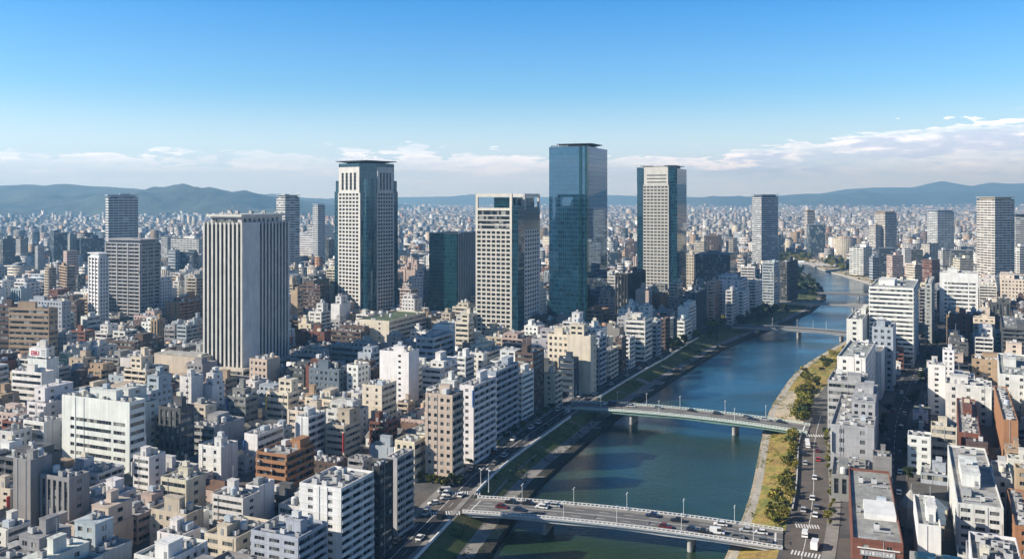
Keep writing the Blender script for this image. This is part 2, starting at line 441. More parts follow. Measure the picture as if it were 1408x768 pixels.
def px2(px, py, z=0):
    d = (HC - z) * F / (py - YH); return np.array([(px - CX) / F * d, d])
def proj(X, Y, Z): return CX + F * X / Y, YH + F * (HC - Z) / Y
# bridge axes
BR = {1: (np.array([-15., 317.]), np.array([87., 284.8])), 2: (np.array([29., 470.]), np.array([141., 421.])),
      3: (np.array([190., 759.]), np.array([290., 702.])), 4: (np.array([272., 932.]), np.array([392., 882.])),
      5: (np.array([352., 1028.]), np.array([470., 975.])), 6: (np.array([455., 1500.]), np.array([535., 1425.]))}
def axis_road(a, b, w, z, mb, m=0):
    t = (b - a) / np.linalg.norm(b - a); n = np.array([-t[1], t[0]]) * w / 2
    mb.poly([(*(a - n), z), (*(b - n), z), (*(b + n), z), (*(a + n), z)], m)
def crosswalk(mb, a, b, w, z=.03, n=12):
    """stripes from a to b, each stripe w long across the walk direction"""
    a, b = np.array(a, float), np.array(b, float); t = (b - a) / n; u = t / np.linalg.norm(t); v = np.array([-u[1], u[0]]) * w / 2
    for i in range(n):
        p, q = a + t * i, a + t * (i + .5)
        mb.poly([(*(p - v), z), (*(q - v), z), (*(q + v), z), (*(p + v), z)])
cs = MB()
for k, Ll, Lr in ((1, 92, 42), (2, 60, 34), (3, 45, 40)):
    a, b = BR[k]; t = (b - a) / np.linalg.norm(b - a)
    axis_road(a - t * Ll, a + t * 1.5, 16, .024, cs); axis_road(b - t * 1.5, b + t * Lr, 16, .024, cs)
struct(cs.obj('crossing_street', [M['asphalt_warm']]))
crosswalk(mk, px2(622, 677), px2(662, 677), 4.2); crosswalk(mk, px2(592, 706), px2(634, 704), 4.2)
crosswalk(mk, px2(1094, 722), px2(1128, 724), 3.6, n=9); crosswalk(mk, px2(1088, 758), px2(1130, 765), 3.6, n=9)
crosswalk(mk, px2(1108, 598), px2(1136, 599), 4, n=8)
mkm = mk.obj('road_marking', [M['paint']]); struct(mkm)

# ------------------------------------------------------------------ hills
def vnoise(x, y, seed=0):
    s = 0; a = 1.0
    for i in range(6):
        k = 2 ** i; ph = seed * 1.7 + i * 2.1
        s = s + a * (np.sin(x * k * 1.0 + 1.3 * np.sin(y * k * .8 + ph) + ph) * np.cos(y * k * 1.1 + 1.1 * np.sin(x * k * .7 + ph * 2)))
        a *= .52
    return s / 2
HILLS = []
def hill(prof, Y, half_f, half_b, rough, seed, nx=180, ny=46):
    P = np.array(prof, float); X = (P[:, 0] - CX) / F * Y; Z = HC + (YH - P[:, 1]) * Y / F
    HILLS.append((X, Z, Y, half_f, half_b, rough, seed))
    xs = np.linspace(X[0], X[-1], nx); ys = np.linspace(Y - half_f, Y + half_b, ny)
    gx, gy = np.meshgrid(xs, ys); gz = hz1(HILLS[-1], gx, gy)
    me = bpy.data.meshes.new('hills')
    v = np.stack([gx, gy, gz], -1).reshape(-1, 3)
    idx = np.arange(nx * ny).reshape(ny, nx)
    f = np.stack([idx[:-1, :-1], idx[:-1, 1:], idx[1:, 1:], idx[1:, :-1]], -1).reshape(-1, 4)
    me.from_pydata(v.tolist(), [], f.tolist()); me.materials.append(M['forest'])
    me.polygons.foreach_set('use_smooth', [True] * len(f)); me.update()
    struct(link('hills', me))
def hz1(h, x, y):
    X, Z, Y, hf, hb, rough, seed = h
    top = np.interp(x, X, Z); end = np.clip(np.minimum(x - X[0], X[-1] - x) / 500, 0, 1)
    t = np.where(y < Y, (y - (Y - hf)) / hf, (Y + hb - y) / hb); t = np.clip(t, 0, 1)
    prof = t * t * (3 - 2 * t)
    z = top * (prof ** 1.25) * end + rough * vnoise(x / 520., y / 700., seed) * np.clip(prof * 4, 0, 1) * np.clip((1.02 - prof) * 3, .12, 1) * end
    return np.maximum(z, 0) - 2.0 * (t <= 0.001)
def hz(x, y):
    z = np.zeros_like(x)
    for h in HILLS: z = np.maximum(z, np.where((y > h[2] - h[3]) & (y < h[2] + h[4]) & (x > h[0][0]) & (x < h[0][-1]), hz1(h, x, y), 0))
    return z
hill([(-260, 262), (-100, 258), (-30, 257), (20, 254), (52, 252), (75, 254), (95, 251), (130, 254), (165, 257), (195, 260), (235, 264), (265, 264), (300, 269), (330, 268), (380, 272), (430, 277), (490, 283), (560, 292)], 6600, 2000, 1500, 190, 1)
hill([(-260, 280), (-60, 286), (0, 288), (40, 291), (72, 297), (100, 304), (130, 312)], 4300, 700, 600, 10, 2, 90, 30)
hill([(180, 290), (280, 268), (330, 266), (380, 269), (440, 274), (520, 279), (620, 283)], 9000, 1300, 1200, 90, 5)
hill([(890, 281), (940, 275), (1000, 270), (1060, 268), (1110, 266), (1160, 266), (1230, 266), (1300, 263), (1360, 264), (1410, 262), (1500, 262), (1700, 266)], 11300, 1700, 1200, 170, 3)
hill([(1080, 276), (1130, 266), (1165, 260), (1200, 258), (1255, 258), (1280, 252), (1294, 249), (1310, 252), (1335, 256), (1362, 251), (1385, 253), (1410, 252), (1500, 249), (1700, 256)], 13600, 1500, 1200, 60, 4)
hill([(440, 276), (540, 271), (620, 270), (648, 267), (680, 269), (760, 271), (840, 268), (900, 270), (960, 271), (1060, 274)], 14700, 900, 900, 26, 6)

# ------------------------------------------------------------------ buildings: palette and styles
PAL = {'W': (.74, .73, .71), 'I': (.66, .65, .62), 'C': (.66, .59, .47), 'B': (.52, .44, .35), 'T': (.42, .31, .21), 'O': (.37, .19, .10),
       'R': (.20, .085, .062), 'N': (.13, .09, .075), 'G': (.40, .40, .40), 'E': (.27, .265, .26), 'D': (.10, .105, .11), 'K': (.035, .036, .04),
       'U': (.40, .45, .50), 'S': (.05, .075, .105), 'P': (.52, .40, .35), 'L': (.16, .20, .25), 'Q': (.035, .085, .095)}
CN = {'W': 'white', 'I': 'off-white', 'C': 'cream', 'B': 'beige', 'T': 'tan', 'O': 'orange brick', 'R': 'red brick', 'N': 'dark brown', 'G': 'grey',
      'E': 'mid grey', 'D': 'dark grey', 'K': 'black', 'U': 'pale blue-grey', 'S': 'navy', 'P': 'pinkish', 'L': 'slate blue', 'Q': 'dark teal'}
SN = {'p': 'small square windows', 'r': 'ribbon windows', 'b': 'rows of balconies', 'g': 'a glass curtain wall', 'v': 'tall vertical window slots', 'n': 'nearly blank walls',
      's': 'a few scattered windows', 'd': 'one column of narrow windows', 't': 'wide paired windows'}
def openings(st, Wd, h, fh, nf):
    """-> u intervals, v intervals, recess"""
    v0 = .9 if h > 8 else 0
    rows = lambda a, b: [(k * fh + a * fh, k * fh + b * fh) for k in range(nf)]
    if st == 'n' or Wd < 2.5: return [], [], 0
    if st in 'pst':
        bay = {'p': 3.1, 's': 6.5, 't': 4.4}[st]; wr_ = {'p': .52, 's': .25, 't': .68}[st]
        n = max(1, int(round((Wd - .8) / bay))); b = (Wd - .8) / n
        return [(.4 + b * (i + .5 - wr_ / 2), .4 + b * (i + .5 + wr_ / 2)) for i in range(n)], rows(.32, .78), .22
    if st == 'h':                                      # blank top, ribbons held inside broad plain margins, glazed end bay
        return [(.13 * Wd, .19 * Wd), (.22 * Wd, .74 * Wd), (.77 * Wd, .94 * Wd)], rows(.36, .80)[:max(1, nf - 2)], .25
    if st == 'd':
        c = Wd * .72; w = min(1.3, Wd * .2); return [(c - w, c + w * .2)], rows(.35, .75), .2
    if st == 'r': return [(.5, Wd - .5)], rows(.36, .82), .22
    if st == 'b':
        n = max(1, int(round((Wd - .6) / 6.0))); b = (Wd - .5) / n
        return [(.25 + b * i + .12, .25 + b * (i + 1) - .12) for i in range(n)], rows(.04, .93), 1.15
    if st == 'g':
        n = max(1, int(round((Wd - .4) / 1.8))); b = (Wd - .4) / n
        return [(.2 + b * i + .07, .2 + b * (i + 1) - .07) for i in range(n)], rows(.05, .95), .07
    if st == 'v':
        n = max(2, int(round((Wd - .6) / 2.6))); b = (Wd - .6) / n
        return [(.3 + b * (i + .24), .3 + b * (i + .80)) for i in range(n)], [(fh * .9, h - 1.4)], .35
WIN = {}
def window_mesh(w, h, st, glass='glass'):
    k = (round(w, 1), round(h, 1), st, glass)
    if k not in WIN:
        w, h = k[0], k[1]; b = MB(); t = .07
        b.poly([(0, 0, 0), (w, 0, 0), (w, 0, h), (0, 0, h)], 0)
        b.box(0, -.06, 0, w, -.004, t, 1); b.box(0, -.06, h - t, w, -.004, h, 1)
        n = max(1, int(round(w / (1.0 if st in 'pst' else 1.7)))); n = min(n, 24)
        for i in range(n + 1):
            x = min(max(w * i / n, t / 2), w - t / 2); b.box(x - t / 2, -.056, t, x + t / 2, -.006, h - t, 1)
        if st == 'v':
            for z in np.arange(3.2, h - 1, 3.2): b.box(t, -.05, z, w - t, -.01, z + .9, 1)
        WIN[k] = b.mesh('window', [M[glass], M['darkframe' if st in 'gv' or glass == 'towerglass' else 'frame']])
    return WIN[k]
def face_pts(O, r, n):
    return lambda u, v, dpt=0.0: (O[0] + r[0] * u - n[0] * dpt, O[1] + r[1] * u - n[1] * dpt, v)
FACES = {'front': (lambda w, d: (-w / 2, -d / 2), (1, 0), (0, -1), 0), 'right': (lambda w, d: (w / 2, -d / 2), (0, 1), (1, 0), math.pi / 2),
         'left': (lambda w, d: (-w / 2, d / 2), (0, -1), (-1, 0), -math.pi / 2), 'back': (lambda w, d: (w / 2, d / 2), (-1, 0), (0, 1), math.pi)}
def wall_face(mb, fc, w, d, h, st, fh, nf, parts, mp=None, z0=0., pane_m=1, us=None):
    """adds one pierced wall to mb; windows go to `parts` (list) or, when None, as panes of mb"""
    Of, r, n, yaw = FACES[fc]; O = Of(w, d); Wd = w if fc in ('front', 'back') else d
    P = face_pts(O, r, n)
    U, V, rec = openings(st, Wd, h, fh, nf)
    if us is not None: U = us
    V = [(a, b) for a, b in V if a >= z0 - .01 and b <= h - .25]
    if not U or not V:
        mb.poly([P(0, z0), P(Wd, z0), P(Wd, h), P(0, h)], 0); return
    ue = [0.] + [x for p in U for x in p] + [Wd]
    z = z0
    for (a, b) in V:
        mb.poly([P(0, z), P(Wd, z), P(Wd, a), P(0, a)], 0)
        for i in range(len(ue) - 1):
            u0, u1 = ue[i], ue[i + 1]
            if i % 2 == 0:
                if u1 - u0 > .005: mb.poly([P(u0, a), P(u1, a), P(u1, b), P(u0, b)], 0)
            else:
                for q in ([P(u0, a), P(u1, a), P(u1, a, rec), P(u0, a, rec)], [P(u1, a), P(u1, b), P(u1, b, rec), P(u1, a, rec)],
                          [P(u1, b), P(u0, b), P(u0, b, rec), P(u1, b, rec)], [P(u0, b), P(u0, a), P(u0, a, rec), P(u0, b, rec)]):
                    mb.poly(q, 0)
                if parts is None: mb.poly([P(u0, a, rec), P(u1, a, rec), P(u1, b, rec), P(u0, b, rec)], pane_m)
                else: parts.append((P(u0, a, rec), u1 - u0, b - a, yaw, st))
        z = b
        if st == 'b':                                  # solid parapet in front of each balcony
            q0, q1 = .15, Wd - .15
            pp = [P(q0, 0, -.35), P(q1, 0, -.35), P(q1, 0, -.003), P(q0, 0, -.003)]
            lo, hi = a - .22, a + min(1.15, (b - a) * .42)
            if mp is None: mb.prism([p[:2] for p in pp], lo, hi, 2)
            else: mp.append(([p[:2] for p in pp], lo, hi))
    mb.poly([P(0, z), P(Wd, z), P(Wd, h), P(0, h)], 0)
UVM = {'p': 'fp', 's': 'fp', 't': 'fp', 'r': 'fr', 'b': 'fb', 'g': 'fg', 'v': 'fv', 'n': 'fn', 'd': 'fn', 'h': 'fr'}
def far_face(mb, fc, w, d, h, st, fh, mats):
    Of, r, n, yaw = FACES[fc]; O = Of(w, d); Wd = w if fc in ('front', 'back') else d; P = face_pts(O, r, n)
    bay = {'p': 3.2, 's': 5, 't': 4.5, 'r': 3, 'b': 6, 'g': 2.2, 'v': 3, 'n': 9, 'd': 9, 'h': 3}[st]
    nb, nf = max(1, round(Wd / bay)), max(1, round(h / fh))
    key = M[UVM[st]]
    if key not in mats: mats.append(key)
    mb.poly([P(0, 0), P(Wd, 0), P(Wd, h), P(0, h)], mats.index(key), [(0, 0), (nb, 0), (nb, nf), (0, nf)])

# shared roof furniture
def _ac():
    b = MB(); b.box(-.6, -.45, .12, .6, .45, 1.15, 0); b.cyl(0, 0, 1.15, 1.25, .36, 8, 1)
    for x in (-.5, .5): b.box(x - .06, -.45, 0, x + .06, .45, .12, 1)
    return b.mesh('air_conditioner', [M['obj'], M['dark']])
def _tank():
    b = MB(); b.cyl(0, 0, .7, 2.7, 1.1, 12, 0); b.cyl(0, 0, 2.7, 3.05, 1.1, 12, 0, r2=.4)
    for x in (-.7, .7):
        for y in (-.7, .7): b.box(x - .08, y - .08, 0, x + .08, y + .08, .75, 1)
    return b.mesh('water_tank', [M['obj'], M['metal']])
def _boxtank():
    b = MB(); b.box(-1.4, -1, .5, 1.4, 1, 2.4, 0)
    for x in (-1, 0, 1): b.box(x - .1, -.95, 0, x + .1, .95, .5, 1)
    b.box(-.3, -.3, 2.4, .3, .3, 2.55, 0); return b.mesh('water_tank', [M['obj'], M['metal']])
def _ant():
    b = MB(); b.cyl(0, 0, 0, 4.5, .06, 6, 0)
    for z in (3, 3.6, 4.2): b.box(-.7, -.03, z, .7, .03, z + .05, 0)
    return b.mesh('antenna', [M['metal']])
def shade(c, k): return tuple(min(.82, x * k) for x in c)
AC, TANK, BTANK, ANT = _ac(), _tank(), _boxtank(), _ant()
def roof_gear(root, w, d, zr, lvl, col, rich=1.0, pent=None, seed=0, taken=()):
    """stair house, tanks, air conditioners on a flat roof whose surface is at zr"""
    q = random.Random(seed); used = list(taken)
    def spot(hw, hd, tries=14):
        for _ in range(tries):
            x, y = q.uniform(-w / 2 + hw + .7, w / 2 - hw - .7) if w / 2 > hw + .7 else None, q.uniform(-d / 2 + hd + .7, d / 2 - hd - .7) if d / 2 > hd + .7 else None
            if x is None or y is None: return None
            if all(abs(x - a) > hw + c + .2 or abs(y - b) > hd + e + .2 for a, b, c, e in used):
                used.append((x, y, hw, hd)); return x, y
    if pent is None: pent = q.random() < .75
    if pent and w > 5 and d > 5:
        pw, pd, ph = w * q.uniform(.25, .45), d * q.uniform(.25, .45), q.uniform(2.8, 4.4)
        s = spot(pw / 2, pd / 2)
        if s:
            b = MB(); b.box(-pw / 2, -pd / 2, 0, pw / 2, pd / 2, ph, 0, 1, False)
            if lvl >= 1: b.box(-pw / 2 - .12, -pd / 2 - .12, ph, pw / 2 + .12, pd / 2 + .12, ph + .22, 0, 1)
            p = b.obj('penthouse', [M['wall'], M['roof']], root, (*s, zr), 0, shade(col, q.uniform(.88, 1.06)))
            if lvl >= 2:
                dm = MB(); dm.box(-.5, -.06, 0, .5, .0, 2.0); dm.obj('door', [M['frame']], p, (q.uniform(-pw / 2 + .8, pw / 2 - .8) if pw > 2.5 else 0, -pd / 2 - .002, .05))
            if q.random() < .4: link('antenna', ANT, root, (s[0], s[1], zr + ph + .22), q.uniform(0, 3))
            if q.random() < .5 and lvl >= 1 and pw > 3.2 and pd > 2.6:
                link('water_tank', BTANK, root, (s[0], s[1], zr + ph + .2), 0, q.choice([(.55, .57, .58), (.6, .56, .46), (.4, .45, .5)]), (.8,) * 3)
    if q.random() < .55 * rich:
        s = spot(1.4, 1.2)
        if s: link('water_tank', q.choice([TANK, BTANK]), root, (*s, zr), q.choice([0, 1.57]), q.choice([(.6, .61, .6), (.62, .58, .48), (.45, .5, .55), (.35, .36, .36)]))
    n = int(q.uniform(2, 7) * rich * (2.4 if w * d > 250 else 1.3) * (1.4 if lvl >= 2 else .8)) if lvl >= 1 else 0
    for _ in range(n):
        k = q.uniform(.8, 1.7); s = spot(.7 * k, .6 * k, 5)
        if s: link('air_conditioner', AC, root, (*s, zr), q.choice([0, 1.57]), (q.uniform(.3, .62),) * 3, (k, k, k))
    if lvl >= 2:                                        # a run of ducts
        for _ in range(5):
            s = spot(min(2.5, w / 4), .5, 6)
            if not s: continue
            b = MB(); L = min(2.5, w / 4); b.box(-L, -.22, .3, L, .22, .75); b.box(-L, -.22, 0, -L + .3, .22, .3); b.box(L - .3, -.22, 0, L, .22, .3)
            b.obj('duct', [M['metal']], root, (*s, zr))
NWIN = [0]
def building(name, w, d, h, cx, cy, rz, col, st=('p', 'p'), lvl=1, fh=3.2, roofcol=(.3, .3, .3), rich=1., pent=None, seed=0, trim=None, glass='glass', top=True):
    """a flat-roofed block: pierced walls, parapet, roof, roof furniture. lvl 2 = every window its own part"""
    nf = max(1, int(round(h / fh))); fh = (h - .9) / nf if h > 4 else h
    sf, ss = st[0], st[1]; sl = st[2] if len(st) > 2 else ss; sb = 'n'
    mats = [M['wall'], M[glass], M['obj'] if trim else M['wall']]
    b = MB(); wins, bal = [], []
    if lvl >= 1:
        for fc, s in (('front', sf), ('right', ss), ('left', sl)):
            two = lvl >= 2
            wall_face(b, fc, w, d, h, s, fh, nf, wins if two else None, bal if two else None)
        wall_face(b, 'back', w, d, h, 'n', fh, nf, None)
    else:
        for fc, s in (('front', sf), ('right', ss), ('left', sl), ('back', 'p')): far_face(b, fc, w, d, h, s, fh, mats)
    if lvl >= 1:                                       # string courses, drain pipes, wall-mounted units
        q = random.Random(seed + 77)
        if q.random() < .4 and sf not in 'bg':
            for k in range(1, nf + (1 if lvl >= 2 else 0)):
                z = k * fh - .06; e = .09
                b.poly([(-w / 2, -d / 2 - e, z), (w / 2 + e, -d / 2 - e, z), (w / 2 + e, -d / 2 - e, z + .16), (-w / 2, -d / 2 - e, z + .16)]); b.poly([(w / 2 + e, -d / 2 - e, z), (w / 2 + e, d / 2, z), (w / 2 + e, d / 2, z + .16), (w / 2 + e, -d / 2 - e, z + .16)])
                b.poly([(-w / 2, -d / 2 - e, z + .16), (w / 2 + e, -d / 2 - e, z + .16), (w / 2, -d / 2, z + .16), (-w / 2, -d / 2, z + .16)]); b.poly([(w / 2 + e, -d / 2 - e, z + .16), (w / 2 + e, d / 2, z + .16), (w / 2, d / 2, z + .16), (w / 2, -d / 2, z + .16)])
    # parapet ring on top; roof sheet sunk inside it
    t, dz = .28, .8 if h > 6 else .35
    if lvl >= 1:
        O = [(-w / 2, -d / 2), (w / 2, -d / 2), (w / 2, d / 2), (-w / 2, d / 2)]; I = [(-w / 2 + t, -d / 2 + t), (w / 2 - t, -d / 2 + t), (w / 2 - t, d / 2 - t), (-w / 2 + t, d / 2 - t)]
        for i in range(4):
            j = (i + 1) % 4
            b.poly([(*O[i], h), (*O[j], h), (*I[j], h), (*I[i], h)], 0); b.poly([(*I[i], h), (*I[j], h), (*I[j], h - dz), (*I[i], h - dz)], 0)
        zr = h - dz
    else:
        t = 0; zr = h
    root = b.obj(name, mats, None, (cx, cy, 0), rz, col)
    rb = MB(); rb.poly([(-w / 2 + t, -d / 2 + t, 0), (w / 2 - t, -d / 2 + t, 0), (w / 2 - t, d / 2 - t, 0), (-w / 2 + t, d / 2 - t, 0)])
    rb.obj('roof', [M['roof']], root, (0, 0, zr), 0, roofcol)
    if lvl >= 2:
        wins.sort(key=lambda x: (x[3] != 0, -x[0][2]))
        if len(wins) > 100:
            rest = wins[100:]; wins = wins[:100]; r_ = MB()
            for (p, ww, hh, yaw, s) in rest:
                c, s_ = math.cos(yaw), math.sin(yaw)
                q = [(p[0] + c * x, p[1] + s_ * x, p[2] + z) for x, z in ((0, 0), (ww, 0), (ww, hh), (0, hh))]; r_.poly(q, 0)
            o = r_.obj('window', [M[glass]], root); o['kind'] = 'stuff'
        for (p, ww, hh, yaw, s) in wins:
            link('window', window_mesh(ww, hh, s, glass), root, p, yaw, None, (ww / round(ww, 1), 1, hh / round(hh, 1))); NWIN[0] += 1
        for (pts, lo, hi) in bal[:100]:
            m = MB(); m.prism(pts, lo, hi); m.obj('balcony', [M['wall']], root, (0, 0, 0), 0, trim or col)
        q = random.Random(seed + 5)
        for _ in range(q.randint(1, 3)):               # drain pipes down the visible walls
            m = MB(); m.cyl(0, 0, 0, h - .3, .07, 6)
            if q.random() < .5: m.obj('drain_pipe', [M['metal']], root, (q.uniform(-w / 2 + .2, w / 2 - .2), -d / 2 - .09, 0))
            else: m.obj('drain_pipe', [M['metal']], root, (w / 2 + .09, q.uniform(-d / 2 + .2, d / 2 - .2), 0))
        if q.random() < .3 and h > 11:                 # upright projecting sign box, no writing
            m = MB(); L = q.uniform(4, min(9, h * .5)); m.box(-.14, -1.0, 0, .14, 0, L)
            m.obj('sign_board', [M['obj']], root, (q.choice([-1, 1]) * (w / 2 - .3), -d / 2 - .06, h - L - q.uniform(1, 3)), 0, q.choice([(.7, .7, .68), (.5, .06, .05), (.06, .16, .4), (.62, .5, .1), (.08, .3, .16), (.7, .7, .68)]))
        if sf == 'b':
            for _ in range(q.randint(2, 5)):           # units hung on the walls
                k = q.randint(0, nf - 1); x = q.uniform(-w / 2 + .8, w / 2 - .8)
                link('air_conditioner', AC, root, (x, -d / 2 - (.42 if sf != 'b' else .75), k * fh + .15), 0, (q.uniform(.4, .62),) * 3, (.62, .8, .62))
    elif trim: root.color = (*col, 1)
    q = random.Random(seed + 31)
    if top and lvl >= 1 and w > 8.5 and d > 8 and q.random() < .5:     # set-back upper storeys
        k = q.choice([1, 1, 2]); tw_, td = w * q.uniform(.45, .72), d * q.uniform(.5, .8); th = k * 2.9 + .5
        x, y = q.choice([-1, 1, 1]) * (w / 2 - tw_ / 2 - t - .02), q.choice([1, 1, 0]) * (d / 2 - td / 2 - t - .02)
        m = MB(); tcol = shade(col, q.uniform(.9, 1.05))
        for fc in ('front', 'right', 'left'): wall_face(m, fc, tw_, td, th, q.choice('pst') if fc != 'right' else 's', 2.9, k, None)
        wall_face(m, 'back', tw_, td, th, 'n', 2.9, k, None)
        up = m.obj('upper_storey', [M['wall'], M['glass'], M['wall']], root, (x, y, zr), 0, tcol)
        m = MB(); m.box(-tw_ / 2 - .15, -td / 2 - .15, th + .002, tw_ / 2 + .15, td / 2 + .15, th + .25, 0, 1); m.obj('roof', [M['wall'], M['roof']], up, (0, 0, 0), 0, tcol)
        roof_gear(up, tw_, td, th + .25, min(lvl, 1), col, .7, q.random() < .4, seed + 3)
        roof_gear(root, w - 2 * t, d - 2 * t, zr, lvl, col, rich, False, seed, [(x, y, tw_ / 2, td / 2)])
    else: roof_gear(root, w - 2 * t, d - 2 * t, zr, lvl, col, rich, pent, seed)
    return root

# ------------------------------------------------------------------ where things stand: pixel corners -> plan rectangles
class Plan: pass
FOOT = []                                     # every placed footprint (for keeping lots apart)
def solve(kind, pl, pc, pr, yt, yb, ang=None, vb=None, dmin=8, dmax=46):
    """kind L: corner pc is the nearest vertical edge, front to its left; kind R: front to its right. yb = row where that corner meets the ground"""
    dist = HC * F / (yb - YH); kl, kc, kr = ((p - CX) / F for p in (pl, pc, pr))
    if ang is None:
        az = math.degrees(math.atan(kc)); a, b_ = (pc - pl, pr - pc) if kind == 'L' else (pr - pc, pc - pl)
        ang = az + math.degrees(math.atan2(b_, a)) if kind == 'L' else az - math.degrees(math.atan2(b_, a))
    a = R(ang); v = np.array([math.cos(a), -math.sin(a)]); u = np.array([math.sin(a), math.cos(a)])
    C = np.array([kc * dist, dist])
    if kind == 'L':
        w = (C[0] - kl * C[1]) / (v[0] - kl * v[1]); dd = (kr * C[1] - C[0]) / (u[0] - kr * u[1]) if abs(u[0] - kr * u[1]) > 1e-4 else 0
    else:
        w = (kr * C[1] - C[0]) / (v[0] - kr * v[1]); dd = (kl * C[1] - C[0]) / (u[0] - kl * u[1]) if abs(u[0] - kl * u[1]) > 1e-4 else 0
    if (pr - pc if kind == 'L' else pc - pl) < 1.5 or dd <= 0: dd = w * .8
    dd = min(max(dd, dmin), max(dmax, w * 1.3)); w = max(w, 4)
    c = C + u * dd / 2 - v * w / 2 if kind == 'L' else C + u * dd / 2 + v * w / 2
    P = Plan(); P.w, P.d, P.ang, P.c, P.dist = w, dd, a, c, dist
    P.h = HC - (yt - YH) * dist / F; P.pl, P.pr, P.yt, P.yb = pl, pr, yt, yb
    P.vb = vb if vb is not None else yt + .72 * (yb - yt); P.u, P.v, P.C, P.kind = u, v, C, kind
    P.lo = dist
    return P
def corners(P, m=0):
    hw, hd = P.w / 2 + m, P.d / 2 + m
    return [P.c + P.v * sx * hw + P.u * sy * hd for sx, sy in ((-1, -1), (1, -1), (1, 1), (-1, 1))]
def overlap(A, B, m=0.6):
    ca, cb = np.array(corners(A, m)), np.array(corners(B, 0))
    for ax in (A.u, A.v, B.u, B.v):
        a, b = ca @ ax, cb @ ax
        if a.max() <= b.min() or b.max() <= a.min(): return False
    return True
def settle(P, fixed='near'):
    """shortens a block from behind until it clears every block already placed"""
    near = P.C if hasattr(P, 'C') else None
    for it in range(40):
        hit = [q for q in FOOT if overlap(P, q, .3)]
        if not hit: break
        if P.d > 7.5:
            nd = max(7, P.d * .88); P.c = P.c - P.u * (P.d - nd) / 2; P.d = nd
        else: break
    FOOT.append(P); return bool(hit)
